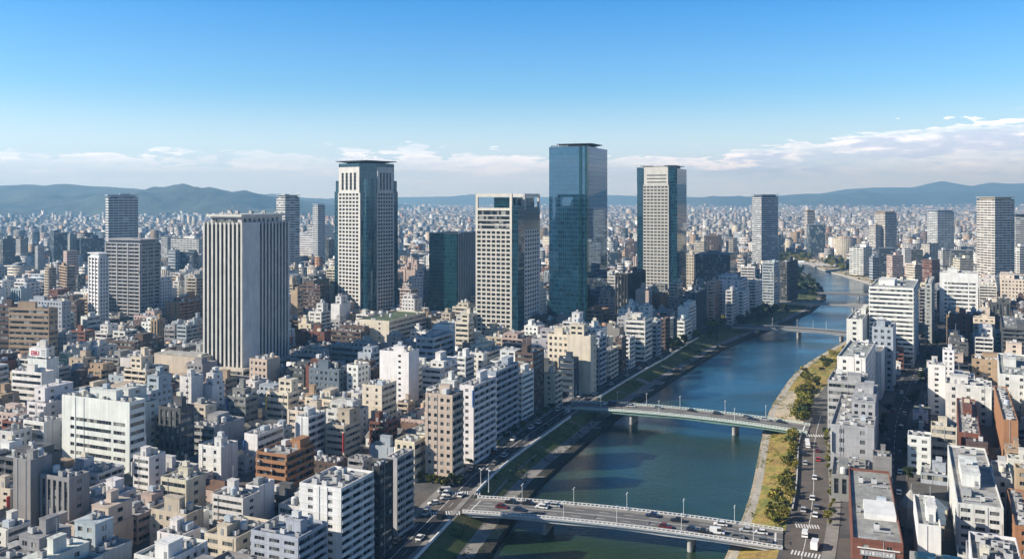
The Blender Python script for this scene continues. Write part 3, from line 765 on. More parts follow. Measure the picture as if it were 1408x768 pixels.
# kind pl pc pr yt yb vb col style ang lvl? opts : hand-placed blocks read off the photograph
TAB = '''
L 145 149 190 271 398 332 U bb 50 tw|tall grey-blue apartment tower rising behind a wider balconied tower
L 145 193 220 334 452 430 G bb 23 tw|broad grey balconied apartment tower in front of a slimmer tower
L 122 136 146 353 458 440 W rr 40 tw|white banded round-cornered tower attached beside the broad grey balconied tower
L 68 74 93 320 376 360 S gg 50 of|blue glass office slab among distant blocks below the hills
L 93 96 106 322 372 350 G pp 40 of|
L 106 111 143 328 372 352 S pg 40 of|
L 0 4 21 328 384 352 D rr 40 ap|
L 22 28 39 328 376 350 N bb 40 ap|
L 48 52 61 338 386 360 G pp 30 ap|
L 87 92 108 345 396 380 P pr 40 ap|
L 61 67 77 368 412 404 B bb 40 ap|
L 81 92 104 366 414 402 T bb 45 ap|
L 104 107 118 378 416 402 D rr 40 of|
L 40 85 90 414 470 462 U pp 23 of|wide pale blue-grey office slab with a white rooftop block beside the broad balconied tower
L 90 105 109 413 458 448 N rp 23 of|
L 109 121 125 410 452 440 T bb 23 ap|
L 12 67 70 424 516 490 T rr 12 of|brown-beige ribbon-windowed office with a green glass strip down its front
L -20 14 21 420 508 470 N rr 12 of|
L 380 392 412 271 392 352 G bb 45 tw|slim pale grey apartment tower behind the ribbed white tower
L 430 437 447 283 372 312 U bb None tw|thin hazy tower rising between the ribbed white tower and the helipad-crowned one
L 410 431 445 323 366 352 W rr 30 of|
L 445 452 461 329 370 352 D rr 23 of|
L 423 440 459 311 350 322 I bb 23 ap|
L 235 273 280 328 378 350 W bb 23 ap|
L 222 230 235 325 372 345 U bb 23 ap|
L 246 266 271 347 392 370 S rr 23 of|
L 257 270 281 382 432 410 B bb 23 ap|
L 231 241 246 344 392 370 U rp 23 of|
L 228 246 281 416 454 446 O sb 23 ap|
L 243 256 281 447 482 475 U rr 23 ap|
L 207 216 227 439 474 464 T vv 23 of|
L 226 240 245 452 480 472 E rr 23 of|
L 111 120 139 435 463 455 W nr 23 of|
L 139 153 157 440 458 452 N sr 23 of|
L 152 166 171 435 456 446 E sr 23 of|
L 82 91 95 430 462 450 U rr 23 of|
L 82 112 128 486 520 505 S gr 23 of|low dark blue glass block with a ridged roof
L 74 92 98 461 503 480 G pr 23 of|
L 97 117 121 455 490 476 R rr 23 ap|dark maroon block with a round white tank on its roof
L 121 137 141 475 503 490 I pr 23 of|
L 145 185 226 470 499 488 N rr 23 of|long low block with brown front and white-banded side
L 70 80 84 505 548 530 G rr 23 ap|
L 16 57 62 512 568 550 W rn 20 of|white office with paired wide windows beneath the red and white rooftop sign
L 38 64 70 494 556 510 W nn 20 st|white stair tower carrying the red and white rooftop sign
L 85 178 196 553 664 635 W hr 23 of|big white office with dark ribbon windows and a glazed corner bay
L 218 248 262 561 642 622 D vr 23 of|dark office with thin white vertical ribs beside the big white ribbon-windowed office
L 247 263 271 518 585 560 W dn 23 ap|
L 271 292 309 530 580 560 W nd 23 ap|
L 343 367 385 494 548 530 B pn 23 of|beige block of small square windows at the foot of the ribbed tower
L 366 396 411 540 588 565 C rr 23 of|
L 312 338 355 546 594 580 E rr 23 of|
L 425 466 477 508 560 548 L pp 23 of|dark slate blue block with square windows in the shade of larger ones
L 400 440 453 488 528 505 G rr 23 of|
L 451 511 523 478 520 495 G rr 23 of|
L 406 446 453 456 488 480 R ss 23 of|low red brick block behind the ribbed tower
L 400 409 413 399 452 440 T nr 23 of|
L 412 440 447 392 445 420 N rb 23 ap|
L 455 467 482 418 454 446 W nn 23 of|
L 447 496 508 456 484 478 N rr 23 of|
L 491 535 586 441 482 474 C dr 23 of|long cream complex with ribbon windows and a grassy green roof
L 477 492 507 502 560 548 W pp 23 ap|
L 492 510 523 485 535 500 U nr 23 of|
L 522 562 576 484 565 550 W dn 23 ap|tall clean white slab tower with one column of windows
L 572 596 624 464 525 500 U rr 23 of|
L 597 618 625 446 520 490 W nd 23 of|
L 622 642 651 422 456 440 C rr 23 of|
L 626 644 652 443 494 478 C rr 23 of|
L 498 525 545 530 596 562 C sr 23 ap|cream block with terrace roof and banded side in front of the white slab tower
L 580 606 629 506 556 532 W rr 23 ap|
L 624 640 652 490 536 520 W rr 23 ap|
L 585 622 637 543 666 660 B pb 23 ap|slim beige apartment tower with square windows at the bridge junction
L 632 652 682 530 638 600 W sb 23 ap|white apartment block with rounded balconies stepping up beside the beige apartment tower
L 656 682 713 511 606 575 U pb 23 ap|blue-grey riverside apartment block with balconied side
L 690 702 713 506 600 560 G rb 24 ap|
L 700 718 734 514 590 575 W rr 24 ap|
L 708 733 748 485 574 550 N rr 24 ap|
L 746 763 773 514 562 552 C sb 24 ap|
L 753 782 800 460 540 500 C pp 24 of|cream office with grids of small square windows and raised roof block
L 780 812 820 462 542 470 C nd 24 of|
L 768 789 792 493 546 540 S rr 24 of|
L 785 808 815 481 542 535 U vr 24 of|
L 811 824 834 464 531 520 U bb 24 ap|
L 827 837 850 482 524 512 C bb 24 ap|
L 846 855 861 464 514 505 N rr 24 ap|
L 857 866 873 464 507 498 W bb 24 ap|
L 860 887 897 441 497 485 I rr 24 of|riverside office with white spandrel bands and deep ribbon windows
L 894 904 909 441 489 478 U bb 25 ap|
L 906 915 921 438 482 472 N bb 25 ap|
L 918 926 931 438 476 466 S rr 25 ap|
L 928 941 951 441 470 460 W rb 25 ap|
L 932 947 957 422 464 450 W nb 25 ap|
L 942 956 971 402 456 440 S vv 25 of|dark blue glass block with a pale vertical stripe by the riverbank trees
L 846 863 888 376 452 425 K vv 26 of|dark brown-black tower with deep vertical piers beside the banded glass-cornered tower
L 896 907 918 406 440 428 O ss 26 ap|small orange block between the dark pier-fronted tower and the river
L 806 829 838 426 456 448 O rr 24 of|low orange and teal block behind the riverside row
L 920 931 939 389 434 420 C rr 26 ap|
L 972 982 990 387 440 425 P bb 26 ap|
L 986 1018 1028 385 438 395 W sb 26 ap|
L 998 1007 1014 399 446 436 I bb 26 ap|
L 1014 1022 1030 400 440 430 W bb 26 ap|
L 1028 1040 1048 387 430 424 W bb 27 ap|
L 1048 1064 1072 361 422 412 U rr 28 ap|
L 1072 1082 1097 360 416 406 D rb 30 ap|
L 956 1004 1012 350 402 390 L gg 23 of|wide slate grid-fronted office slab
L 944 954 957 350 396 385 C pp 24 of|
L 968 988 992 324 368 350 N vv 24 of|
L 955 968 972 332 370 350 C rr 24 of|
L 998 1008 1014 328 368 350 T bb 24 ap|
L 859 872 877 332 364 352 N rr 24 of|
L 836 850 855 347 377 362 S gg 24 of|
L 1034 1047 1070 270 372 362 L bb None tw|slim balconied tower with lit edge standing alone near the river bend
L 1106 1110 1121 291 348 308 T bb None tw|thin tan tower behind a squat dark office slab
L 1109 1113 1135 309 352 340 L gg None of|squat dark grid office slab in front of a thin tan tower
L 1195 1204 1212 310 352 340 B bb None tw|
L 1202 1217 1233 293 352 332 T bb None tw|tan and grey twin-faced apartment tower on the plain across the river
L 1275 1289 1312 291 357 338 U bb None tw|grey-blue apartment tower with stepped top on the plain across the river
L 1343 1368 1395 274 396 380 B bb None tw|tall beige balconied apartment tower with overhanging flat roof crown
L 1394 1397 1415 297 372 330 S bb None tw|
L 1168 1187 1199 340 378 372 W bb None ap|white balconied slab near the sandy far bank
L 1206 1209 1231 341 384 374 S rr None of|
L 1195 1200 1208 354 384 372 U rr None of|
L 1219 1227 1242 351 388 378 P rr None ap|
L 1240 1244 1253 341 376 362 W rr None ap|
L 1250 1253 1269 343 376 362 D rr None of|
L 1267 1278 1291 335 374 362 C bb None ap|
L 1290 1296 1308 344 378 360 I bb None ap|
L 1306 1309 1338 344 380 358 D rr None of|
L 1268 1281 1292 357 400 388 R rr None ap|
L 1246 1258 1268 364 397 388 C rr None ap|
L 1310 1320 1338 355 388 374 C rr None ap|
R 1289 1292 1345 374 442 430 W hr 28 of|big white office with a blank top band over dark slit windows
L 1393 1402 1416 339 388 378 W bb None ap|
R 1370 1376 1416 383 428 415 C pp 28 of|
L 1195 1256 1273 396 502 485 W rb 27 ap|large white riverside block with black slit windows and balconied side
L 1272 1281 1286 390 472 450 G pb 27 ap|
R 1302 1305 1333 431 478 465 R ss 28 of|small red brick cube among pale blocks across the river
R 1333 1338 1368 436 474 462 C pp 28 ap|
R 1342 1346 1361 423 466 436 C sr 28 ap|
R 1388 1392 1416 433 468 455 N bb 28 ap|
R 1374 1378 1416 450 504 488 D bb 28 ap|
R 1328 1336 1385 492 536 520 T ss 28 of|tan windowless-looking block with a stepped orange-tan front
R 1286 1296 1312 480 544 512 W pp 28 ap|
R 1268 1276 1300 500 575 545 W ss 28 ap|
R 1286 1300 1364 526 606 590 I sp 28 of|broad off-white block with rows of small square windows and busy roof
R 1368 1374 1416 513 562 545 W ss 28 of|white and orange stepped block
L 1164 1186 1198 439 508 480 W sn 27 of|
L 1199 1228 1238 450 548 520 U pn 27 of|tall white-edged riverside block with shaded window rows
L 1193 1212 1221 484 562 540 I nn 27 of|
L 1151 1190 1204 492 580 545 W sp 27 of|white riverside block with stepped roofs above the riverside trees
L 1138 1190 1205 526 607 598 G rp 25 of|grey block with a black band of top windows overlooking the green bridge
L 1142 1202 1208 588 655 632 G sn 24 of|
L 1143 1190 1196 656 722 705 E vn 22 of|dark ribbed grey block with a white roof house
L 1200 1226 1229 628 704 660 E nn 22 of|
R 1152 1172 1242 738 800 768 R sr 20 bk|red brick building with a pale roof deck and white wall signs
R 1256 1262 1294 719 796 768 W nn 22 of|narrow white panelled block beside the red brick building
R 1302 1316 1380 690 764 755 I tt 24 of|cream white block with wide windows and rooftop plant by the skylight roof
R 1238 1248 1280 597 668 655 W pp 26 ap|white block with small dark windows along the shaded side street
R 1274 1280 1316 584 644 628 C rr 26 of|cream block with one long ribbon window beside a brick block
R 1314 1318 1348 593 634 620 R ss 26 of|
R 1362 1379 1400 576 654 630 O nn 26 of|bright orange brick gable wall above dark lower floors
R 1362 1366 1392 654 720 705 W ss 26 of|
R 1384 1395 1420 721 790 768 O ss 26 of|
R 1262 1266 1312 650 702 690 U rs 26 of|
L 0 18 44 593 655 630 W pp 18 of|
L 32 60 66 580 652 622 W rn 23 of|
L 69 88 105 580 640 625 I rn 23 of|
L 18 42 52 632 738 725 E nn 23 of|plain concrete slab tower half in shade beside a ribbed concrete block
L 55 95 121 657 740 722 E vs 23 of|concrete block with four tall dark window slots and blue roof sheet
L -10 14 24 672 722 705 C ps 23 ap|
L -12 10 26 727 776 768 W sr 23 of|
L 128 152 169 621 664 648 T nr 23 of|tan curved-roof block among low houses
L 183 205 226 628 692 682 W rs 23 ap|white stepped block with green-tinted balconies
L 221 256 283 660 714 702 C rs 23 of|
L 273 304 327 614 664 650 W sn 23 of|white block with a green roof deck
L 292 334 358 685 748 735 I rs 23 ap|six-storey off-white block with wide ribbon windows and roof plant
L 216 249 267 736 792 768 W ds 23 ap|
L 345 410 450 739 836 768 U tb 23 ap|pale grey apartment block with blue roof sheet and balconied side
L 412 469 514 671 800 768 W sb 23 ap|large white apartment block with curved balconies beside the riverside road
L 511 522 540 641 772 750 K rr 23 of|black narrow block wedged between two white balconied blocks
L 537 546 569 629 738 720 G nb 23 ap|grey slab-edged block with white balcony bands at the bridge junction
L 352 394 432 625 692 680 O bb 23 ap|terraced orange brick apartment building stepping down on both sides
L 338 356 368 668 744 725 W sn 23 of|
L 448 474 496 585 642 625 B rr 23 ap|
L 508 530 546 581 628 612 R bb 23 ap|
L 543 570 586 607 664 645 C pr 23 of|
L 407 424 448 573 644 620 W nb 23 ap|
L 336 354 390 597 644 630 W nr 23 of|
'''

# ------------------------------------------------------------------ landmark towers
def m_curtain(name, tint, ior, line, rough=.04, bay=.06, cells=.5, refl=(.55, .85, 1)):
    m, t, b = mat(name)
    uv = t.new('ShaderNodeUVMap'); uv.uv_map = 'UVMap'; u, v, _ = t.sep(uv.outputs[0])
    fu, fv = t.math('FRACT', u), t.math('FRACT', v)
    ln = t.math('MAXIMUM', t.math('LESS_THAN', fu, bay), t.math('LESS_THAN', fv, .09))
    wn = t.new('ShaderNodeTexWhiteNoise', noise_dimensions='2D'); t.put(wn.inputs['Vector'], t.comb(t.math('FLOOR', u), t.math('FLOOR', v), 0))
    k = t.maprange(wn.outputs[0], 0, 1, 1 - cells, 1 + cells)
    gl = t.mix(1.0, tint, t.comb(k, k, k), 'MULTIPLY')
    t.put(b.inputs['Base Color'], t.mix(ln, gl, line)); b.inputs['IOR'].default_value = ior
    b.inputs['Specular IOR Level'].default_value = .5; b.inputs['Specular Tint'].default_value = (*refl, 1)
    t.put(b.inputs['Roughness'], t.maprange(ln, 0, 1, rough, .35))
    bp = t.new('ShaderNodeBump'); bp.inputs['Strength'].default_value = .02; bp.inputs['Distance'].default_value = .3
    t.put(bp.inputs['Height'], t.noise(uv.outputs[0], .35, 2, .5)); t.put(b.inputs['Normal'], bp.outputs[0])
    return m
M['mirror'] = m_curtain('mirrored_blue_glass', (.008, .036, .060), 2.5, (.012, .038, .055), .02, refl=(.42, .70, 1.0))
M['tealwall'] = m_curtain('teal_curtain_wall', (.007, .030, .044), 1.75, (.025, .065, .085), refl=(.5, .78, .95))
M['greenwall'] = m_curtain('dark_green_glass', (.005, .028, .036), 1.6, (.015, .05, .06), .06, refl=(.4, .8, .95))
def uvwalls(mb, pts, z0, z1, m, mt=None, bay=1.8, fh=3.6):
    n = len(pts); acc = 0
    for i in range(n):
        a, b = pts[i], pts[(i + 1) % n]; L = math.dist(a, b); nb = max(1, round(L / bay)); nf = (z1 - z0) / fh; v0 = z0 / fh
        mb.poly([(*a, z0), (*b, z0), (*b, z1), (*a, z1)], m, [(acc, v0), (acc + nb, v0), (acc + nb, v0 + nf), (acc, v0 + nf)]); acc += nb
    if mt is not None: mb.poly([(*p, z1) for p in pts], mt)
def rect(x0, y0, x1, y1): return [(x0, y0), (x1, y0), (x1, y1), (x0, y1)]
def emit_windows(root, wins, glass='towerglass', name='window'):
    wins = sorted(wins, key=lambda x: -x[0][2])
    if len(wins) > 100:
        r_ = MB()
        for (p, ww, hh, yaw, s) in wins[100:]:
            c, s_ = math.cos(yaw), math.sin(yaw)
            r_.poly([(p[0] + c * x, p[1] + s_ * x, p[2] + z) for x, z in ((0, 0), (ww, 0), (ww, hh), (0, hh))])
        r_.obj(name, [M[glass]], root)['kind'] = 'stuff'
    for (p, ww, hh, yaw, s) in wins[:100]:
        link(name, window_mesh(ww, hh, s, glass), root, p, yaw, None, (ww / round(ww, 1), 1, hh / round(hh, 1)))
def panel(root, name, x, y, yaw, Wp, z0, z1, U, V, dep, color, glass='glass', rec=.3, m='wall', wname='window', st='p'):
    """upright stone plate with real openings standing proud of a glass core; (x, y) is its outer lower start, running along yaw"""
    b = MB(); wins = []
    ue = [0.] + [q for p in U for q in p] + [Wp]; z = z0
    for (a, c) in V:
        b.poly([(0, 0, z), (Wp, 0, z), (Wp, 0, a), (0, 0, a)])
        for i in range(len(ue) - 1):
            u0, u1 = ue[i], ue[i + 1]
            if i % 2 == 0: b.poly([(u0, 0, a), (u1, 0, a), (u1, 0, c), (u0, 0, c)])
            else:
                for q in ([(u0, 0, a), (u1, 0, a), (u1, rec, a), (u0, rec, a)], [(u1, 0, a), (u1, 0, c), (u1, rec, c), (u1, rec, a)],
                          [(u1, 0, c), (u0, 0, c), (u0, rec, c), (u1, rec, c)], [(u0, 0, c), (u0, 0, a), (u0, rec, a), (u0, rec, c)]): b.poly(q)
                wins.append(((x + math.cos(yaw) * u0 - math.sin(yaw) * rec, y + math.sin(yaw) * u0 + math.cos(yaw) * rec, a), u1 - u0, c - a, yaw, st))
        z = c
    b.poly([(0, 0, z), (Wp, 0, z), (Wp, 0, z1), (0, 0, z1)])
    for q in ([(0, dep, z0), (0, 0, z0), (0, 0, z1), (0, dep, z1)], [(Wp, 0, z0), (Wp, dep, z0), (Wp, dep, z1), (Wp, 0, z1)], [(0, 0, z1), (Wp, 0, z1), (Wp, dep, z1), (0, dep, z1)]): b.poly(q)
    b.obj(name, [M[m]], root, (x, y, 0), yaw, color)
    return wins
BL = []                                        # (root, plan, colour word, style, noun, label)
def reg(root, P, noun, label=None, colw='', st='', anchor=None, group=None): BL.append(dict(o=root, P=P, noun=noun, label=label, col=colw, st=st, anchor=anchor, group=group))
def place(P, name, mesh_mb, mats, color): return mesh_mb.obj(name, mats, None, (P.c[0], P.c[1], 0), -P.ang, color)
def helipad(root, x, y, z, r, w2, col=(.05, .055, .06)):
    b = MB(); b.frustum(rect(-w2 * .35, -w2 * .35, w2 * .35, w2 * .35), 0, rect(-r, -r, r, r), 2.4); b.box(-r, -r, 2.4, r, r, 2.9)
    o = b.obj('helipad', [M['dark']], root, (x, y, z))
    link('antenna', ANT, root, (x - r * .3, y, z + 2.9), .4, None, (1, 1, .8)); link('antenna', ANT, root, (x + r * .35, y + 2, z + 2.9), 1.4, None, (1, 1, .6))
    return o
IV = (.58, .565, .525)

# 1 ribbed white tower
P = solve('L', 279, 333, 398, 306, 537, 23, 500); P.h = HC - (306 - YH) * P.dist / F; FOOT.append(P)
w, d, h = P.w, P.d, P.h; x0, x1, y0, y1 = -w / 2, w / 2, -d / 2, d / 2
b = MB(); i_ = .42; b.prism(rect(x0 + i_, y0 + i_, x1 - i_, y1 - i_), 0, h - 1.2, 0, 1)
t1 = place(P, 'office_tower', b, [M['towerglass'], M['roof']], (.2, .2, .2))
n = 10; pw = w / n * .45
for k in range(n):
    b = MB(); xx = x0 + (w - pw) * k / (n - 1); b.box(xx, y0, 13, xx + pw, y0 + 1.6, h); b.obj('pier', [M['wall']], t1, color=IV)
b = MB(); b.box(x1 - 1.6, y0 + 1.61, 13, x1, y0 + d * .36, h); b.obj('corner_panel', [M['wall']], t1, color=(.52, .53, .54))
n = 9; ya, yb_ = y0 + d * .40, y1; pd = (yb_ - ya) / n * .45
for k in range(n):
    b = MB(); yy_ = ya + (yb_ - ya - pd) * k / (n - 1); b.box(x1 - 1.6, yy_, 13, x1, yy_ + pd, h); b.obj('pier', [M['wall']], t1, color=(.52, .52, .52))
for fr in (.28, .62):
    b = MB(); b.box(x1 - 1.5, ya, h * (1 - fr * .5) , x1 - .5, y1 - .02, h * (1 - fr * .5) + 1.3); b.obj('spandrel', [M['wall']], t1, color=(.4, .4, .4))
b = MB(); b.box(x0 + .02, y1 - 1.5, 13, x1 - .02, y1, h - .01); b.box(x0, y0 + 1.62, 13, x0 + 1.5, y1 - 1.51, h - .01); b.obj('rear_wall', [M['wall']], t1, color=IV)
b = MB(); c = 3.0; b.box(x0 + c, y0 + c, h - 1.2, x1 - c, y1 - c, h + 3.2)
for k in range(9): b.box(x0 + c + 1.5 + k * (w - 2 * c - 4) / 9, y0 + c - .12, h, x0 + c + 3.2 + k * (w - 2 * c - 4) / 9, y0 + c - .003, h + 2.2, 1)
for k in range(8): b.box(x1 - c + .003, y0 + c + 2 + k * (d - 2 * c - 4) / 8, h, x1 - c + .12, y0 + c + 3.8 + k * (d - 2 * c - 4) / 8, h + 2.2, 1)
b.obj('rooftop_storey', [M['wall'], M['glass']], t1, color=(.6, .57, .53))
b = MB(); b.box(x0 + 1.2, y0 + 1.2, h + 3.2, x1 - 1.6, y1 - 1.6, h + 4.6, 0, 1); b.obj('roof_slab', [M['wall'], M['roof']], t1, color=IV)
for k in range(9):
    s = rnd.uniform(1, 2.2); link('air_conditioner', AC, t1, (rnd.uniform(x0 + 5, x1 - 5), rnd.uniform(y0 + 5, y1 - 5), h + 4.6), 0, (.4, .4, .4), (s, s, s))
for q in (.1, .55, .75): link('antenna', ANT, t1, (x0 + w * q, 0, h + 4.6), q, None, (1.2, 1.2, 1.1))
b = MB(); pw, pd = w + 7, d + 7; wins = []
for fc in ('front', 'right', 'left'): wall_face(b, fc, pw, pd, 13, 'r', 4.1, 3, wins)
b.box(-pw / 2, -pd / 2, 12.98, pw / 2, pd / 2, 13.0, 0, 1)
pod = b.obj('podium', [M['wall'], M['roof']], t1, (0, 0, 0), 0, (.62, .57, .48))
for (p, ww, hh, yaw, s) in wins: link('window', window_mesh(ww, hh, s), pod, p, yaw, None, (ww / round(ww, 1), 1, hh / round(hh, 1)))
reg(t1, P, 'tower', 'white office tower ribbed with tall vertical piers under a flat overhanging roof slab', anchor='the ribbed white tower')

# 2 stone and glass tower with stepped shoulders and a helipad
P = solve('L', 460, 506, 547, 224, 440, 36, 432); FOOT.append(P); mpp = P.dist / F
zt = lambda y: HC - (y - YH) * mpp
w, d, h = P.w, P.d, P.h; x0, x1, y0, y1 = -w / 2, w / 2, -d / 2, d / 2
def chamf(kl, kb, ka=.20, kc=.27): return [(x0 + kl, y0), (x1 - ka * w, y0), (x1, y0 + kc * d), (x1, y1 - kb), (x0 + kl, y1 - kb)]
b = MB(); uvwalls(b, chamf(0, 0), 0, zt(263), 0, 1)
t2 = place(P, 'office_tower', b, [M['tealwall'], M['roof']], (.3, .3, .3))
for (k, za, zb_) in ((.035, 263, 248), (.13, 248, 224)):
    b = MB(); uvwalls(b, chamf(k * w, k * d, .21 if zb_ > 230 else .25, .28 if zb_ > 230 else .32), zt(za) + .003, zt(zb_), 0, 1); b.obj('glass_tier', [M['tealwall'], M['roof']], t2)
fl = [(z, z + 2.05) for z in np.arange(6, zt(266), 3.42)]
sl = [(zt(261), zt(237))]
Wp = .66 * w; xs = x0 + .13 * w
U6 = [(Wp * (.05 + i * .152), Wp * (.05 + i * .152 + .108)) for i in range(6)]
ws = panel(t2, 'stone_front', xs, y0 - .9, 0, Wp, 0, zt(265), U6, fl, 1.0, IV)
emit_windows(t2, ws)
W4 = Wp * .93; U4 = [(W4 * (.14 + i * .2), W4 * (.14 + i * .2 + .11)) for i in range(4)]
emit_windows(t2, panel(t2, 'stone_crown', xs + Wp * .03, y0 - .85, 0, W4, zt(265) + .003, zt(229), U4, sl, .95, IV, st='v'))
Wp = .57 * d; ys = y0 + .28 * d; U6 = [(Wp * (.05 + i * .152), Wp * (.05 + i * .152 + .108)) for i in range(6)]
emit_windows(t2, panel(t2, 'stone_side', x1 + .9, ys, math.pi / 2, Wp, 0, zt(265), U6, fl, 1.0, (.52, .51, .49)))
W4 = Wp * .93; U4 = [(W4 * (.14 + i * .2), W4 * (.14 + i * .2 + .11)) for i in range(4)]
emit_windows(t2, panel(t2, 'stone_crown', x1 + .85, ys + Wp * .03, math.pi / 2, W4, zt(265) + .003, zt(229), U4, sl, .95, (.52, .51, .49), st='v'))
b = MB(); pts = [(5 * math.cos(a), 5 * math.sin(a)) for a in np.linspace(0, 2 * math.pi, 17)[:-1]]; uvwalls(b, pts, 0, zt(246), 0, 1, 1.3)
b.obj('corner_bay', [M['tealwall'], M['roof']], t2, (x1 - .12 * w, y0 + .15 * d, 0))
helipad(t2, 0, 0, zt(224) - .3, w * .46, w * .5)
b = MB(); b.box(-w * .3, -d * .3, zt(224), w * .3, d * .3, zt(224) + 1.3); b.obj('plant_room', [M['dark']], t2)
reg(t2, P, 'tower', 'stone and teal glass tower with stepped shoulders, slotted crown and dark helipad', anchor='the helipad-crowned stone tower')

# 3 dark teal block with pinstriped side
P = solve('L', 590, 628, 655, 322, 438, 23, 432); FOOT.append(P); w, d, h = P.w, P.d, P.h
b = MB(); uvwalls(b, rect(-w / 2, -d / 2, w / 2, d / 2), 0, h, 0, 1, 1.5, 3.4)
t3 = place(P, 'office_block', b, [M['greenwall'], M['roof']], (.12, .13, .14))
n = 12
for k in range(n): 
    q = MB(); yy_ = -d / 2 + d * .06 + (d * .94 - .9) * k / (n - 1); q.box(w / 2 + .003, yy_, 0, w / 2 + .8, yy_ + .9, h + 1.5); q.obj('pier', [M['wall']], t3, color=(.34, .35, .37))
b = MB(); b.box(-w / 2, -d / 2, h, w / 2, d / 2, h + .9, 0); b.obj('parapet', [M['dark']], t3)
b = MB(); b.cyl(w * .42, -d * .1, h + .9, h + 5, 2.2, 14, 0, r2=.6); b.obj('roof_dome', [M['white']], t3)
reg(t3, P, 'block', 'dark teal glass office block with a grey pinstriped side', anchor='the dark teal block')

# 4 punched stone tower with an open frame on top
P = solve('L', 654, 712, 743, 266, 473, 23, 462); FOOT.append(P); mpp = P.dist / F; zt = lambda y: HC - (y - YH) * mpp
w, d, h = P.w, P.d, P.h; x0, x1, y0, y1 = -w / 2, w / 2, -d / 2, d / 2
b = MB(); b.prism(rect(x0 + .5, y0 + .5, x1 - .5, y1 - .5), 0, zt(289), 0, 1)
t4 = place(P, 'office_tower', b, [M['glass'], M['roof']], (.2, .2, .2))
fl = [(z, z + 1.95) for z in np.arange(zt(457), zt(321), 3.36)]
Wp = .86 * w; U7 = [(Wp * (.045 + i * .134), Wp * (.045 + i * .134 + .098)) for i in range(7)]
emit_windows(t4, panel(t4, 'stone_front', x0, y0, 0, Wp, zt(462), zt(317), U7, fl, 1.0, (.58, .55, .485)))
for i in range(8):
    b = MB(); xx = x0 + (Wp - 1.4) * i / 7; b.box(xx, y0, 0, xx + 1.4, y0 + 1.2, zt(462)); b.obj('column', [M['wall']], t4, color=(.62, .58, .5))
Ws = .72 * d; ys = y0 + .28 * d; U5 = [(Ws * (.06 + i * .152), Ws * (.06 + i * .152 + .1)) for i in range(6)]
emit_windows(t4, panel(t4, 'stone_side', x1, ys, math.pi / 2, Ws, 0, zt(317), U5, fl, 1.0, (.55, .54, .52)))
for yy_ in (317, 310.5, 304, 297.5, 289.5):                                  # ribbon storeys under the open frame
    b = MB(); b.box(x0 + .6, y0 + .1, zt(yy_), x0 + Wp - .6, y0 + .6, zt(yy_) + 1.1); b.obj('spandrel', [M['wall']], t4, color=(.55, .53, .48))
for xx in (x0, x0 + Wp - 1.8):
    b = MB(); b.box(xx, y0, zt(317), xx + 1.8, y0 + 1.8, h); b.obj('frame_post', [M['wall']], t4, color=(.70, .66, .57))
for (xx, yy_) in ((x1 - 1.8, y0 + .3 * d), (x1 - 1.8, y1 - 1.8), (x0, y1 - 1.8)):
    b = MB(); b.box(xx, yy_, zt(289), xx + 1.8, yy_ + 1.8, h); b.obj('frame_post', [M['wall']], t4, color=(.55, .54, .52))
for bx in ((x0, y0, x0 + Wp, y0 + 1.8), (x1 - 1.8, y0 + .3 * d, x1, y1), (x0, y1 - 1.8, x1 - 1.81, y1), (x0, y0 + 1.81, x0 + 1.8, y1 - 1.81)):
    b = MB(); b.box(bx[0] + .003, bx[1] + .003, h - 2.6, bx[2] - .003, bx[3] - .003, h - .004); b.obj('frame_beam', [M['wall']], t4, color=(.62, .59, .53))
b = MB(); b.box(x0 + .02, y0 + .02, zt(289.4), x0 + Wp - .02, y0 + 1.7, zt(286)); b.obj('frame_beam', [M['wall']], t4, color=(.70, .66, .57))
b = MB(); uvwalls(b, rect(x0 + w * .4, y0 + 3.2, x1 - 3, y1 - 5), zt(289), h - 3, 0, 1, 1.6); b.obj('plant_room', [M['greenwall'], M['roof']], t4)
b = MB(); uvwalls(b, rect(x1 - .13 * w, y0 - .35, x1 + .35, y0 + .27 * d), 0, zt(283), 0, 1); b.obj('glass_corner', [M['tealwall'], M['roof']], t4)
b = MB(); uvwalls(b, rect(x1 - 1, ys + .02, x1 - .02, y1 - .02), zt(317), zt(285), 0, 1, 1.6, 3); b.obj('glass_side', [M['greenwall'], M['roof']], t4)
reg(t4, P, 'tower', 'cream tower of square windows with an open frame around its rooftop', anchor='the open-framed cream tower')

# 5 mirrored tower
P = solve('L', 755, 807, 835, 201, 447, 23, 440, dmax=64); FOOT.append(P); w, d, h = P.w, P.d, P.h
x0, x1, y0, y1 = -w / 2, w / 2, -d / 2, d / 2
b = MB(); uvwalls(b, rect(x0, y0, x1, y1), 0, h, 0, 1, 2.0, 3.9)
t5 = place(P, 'mirrored_tower', b, [M['mirror'], M['roof']], (.1, .12, .13))
b = MB(); uvwalls(b, rect(x0 + w * .80, y0 - .5, x0 + w * .87, y0 - .003), 0, h + .3, 0, 0, 1, 3.9); b.obj('glass_fin', [M['greenwall']], t5)
b = MB(); uvwalls(b, rect(x1 - w * .05, y0 - .5, x1 + .5, y0 + d * .08), 0, h + .3, 0, 0, 1, 3.9); b.obj('glass_fin', [M['greenwall']], t5)
helipad(t5, w * .02, 0, h + .6, w * .47, w * .6)
b = MB(); b.box(-w * .33, -d * .33, h, w * .33, d * .33, h + 1.4); b.obj('plant_room', [M['dark']], t5)
for k in range(7): link('air_conditioner', AC, t5, (x0 + 2 + k * 2.4, y0 + 1.6, h), 0, (.2, .22, .24), (1.2,) * 3)
reg(t5, P, 'tower', 'tallest tower, all mirrored blue glass, topped by a dark square helipad', anchor='the mirrored blue tower')

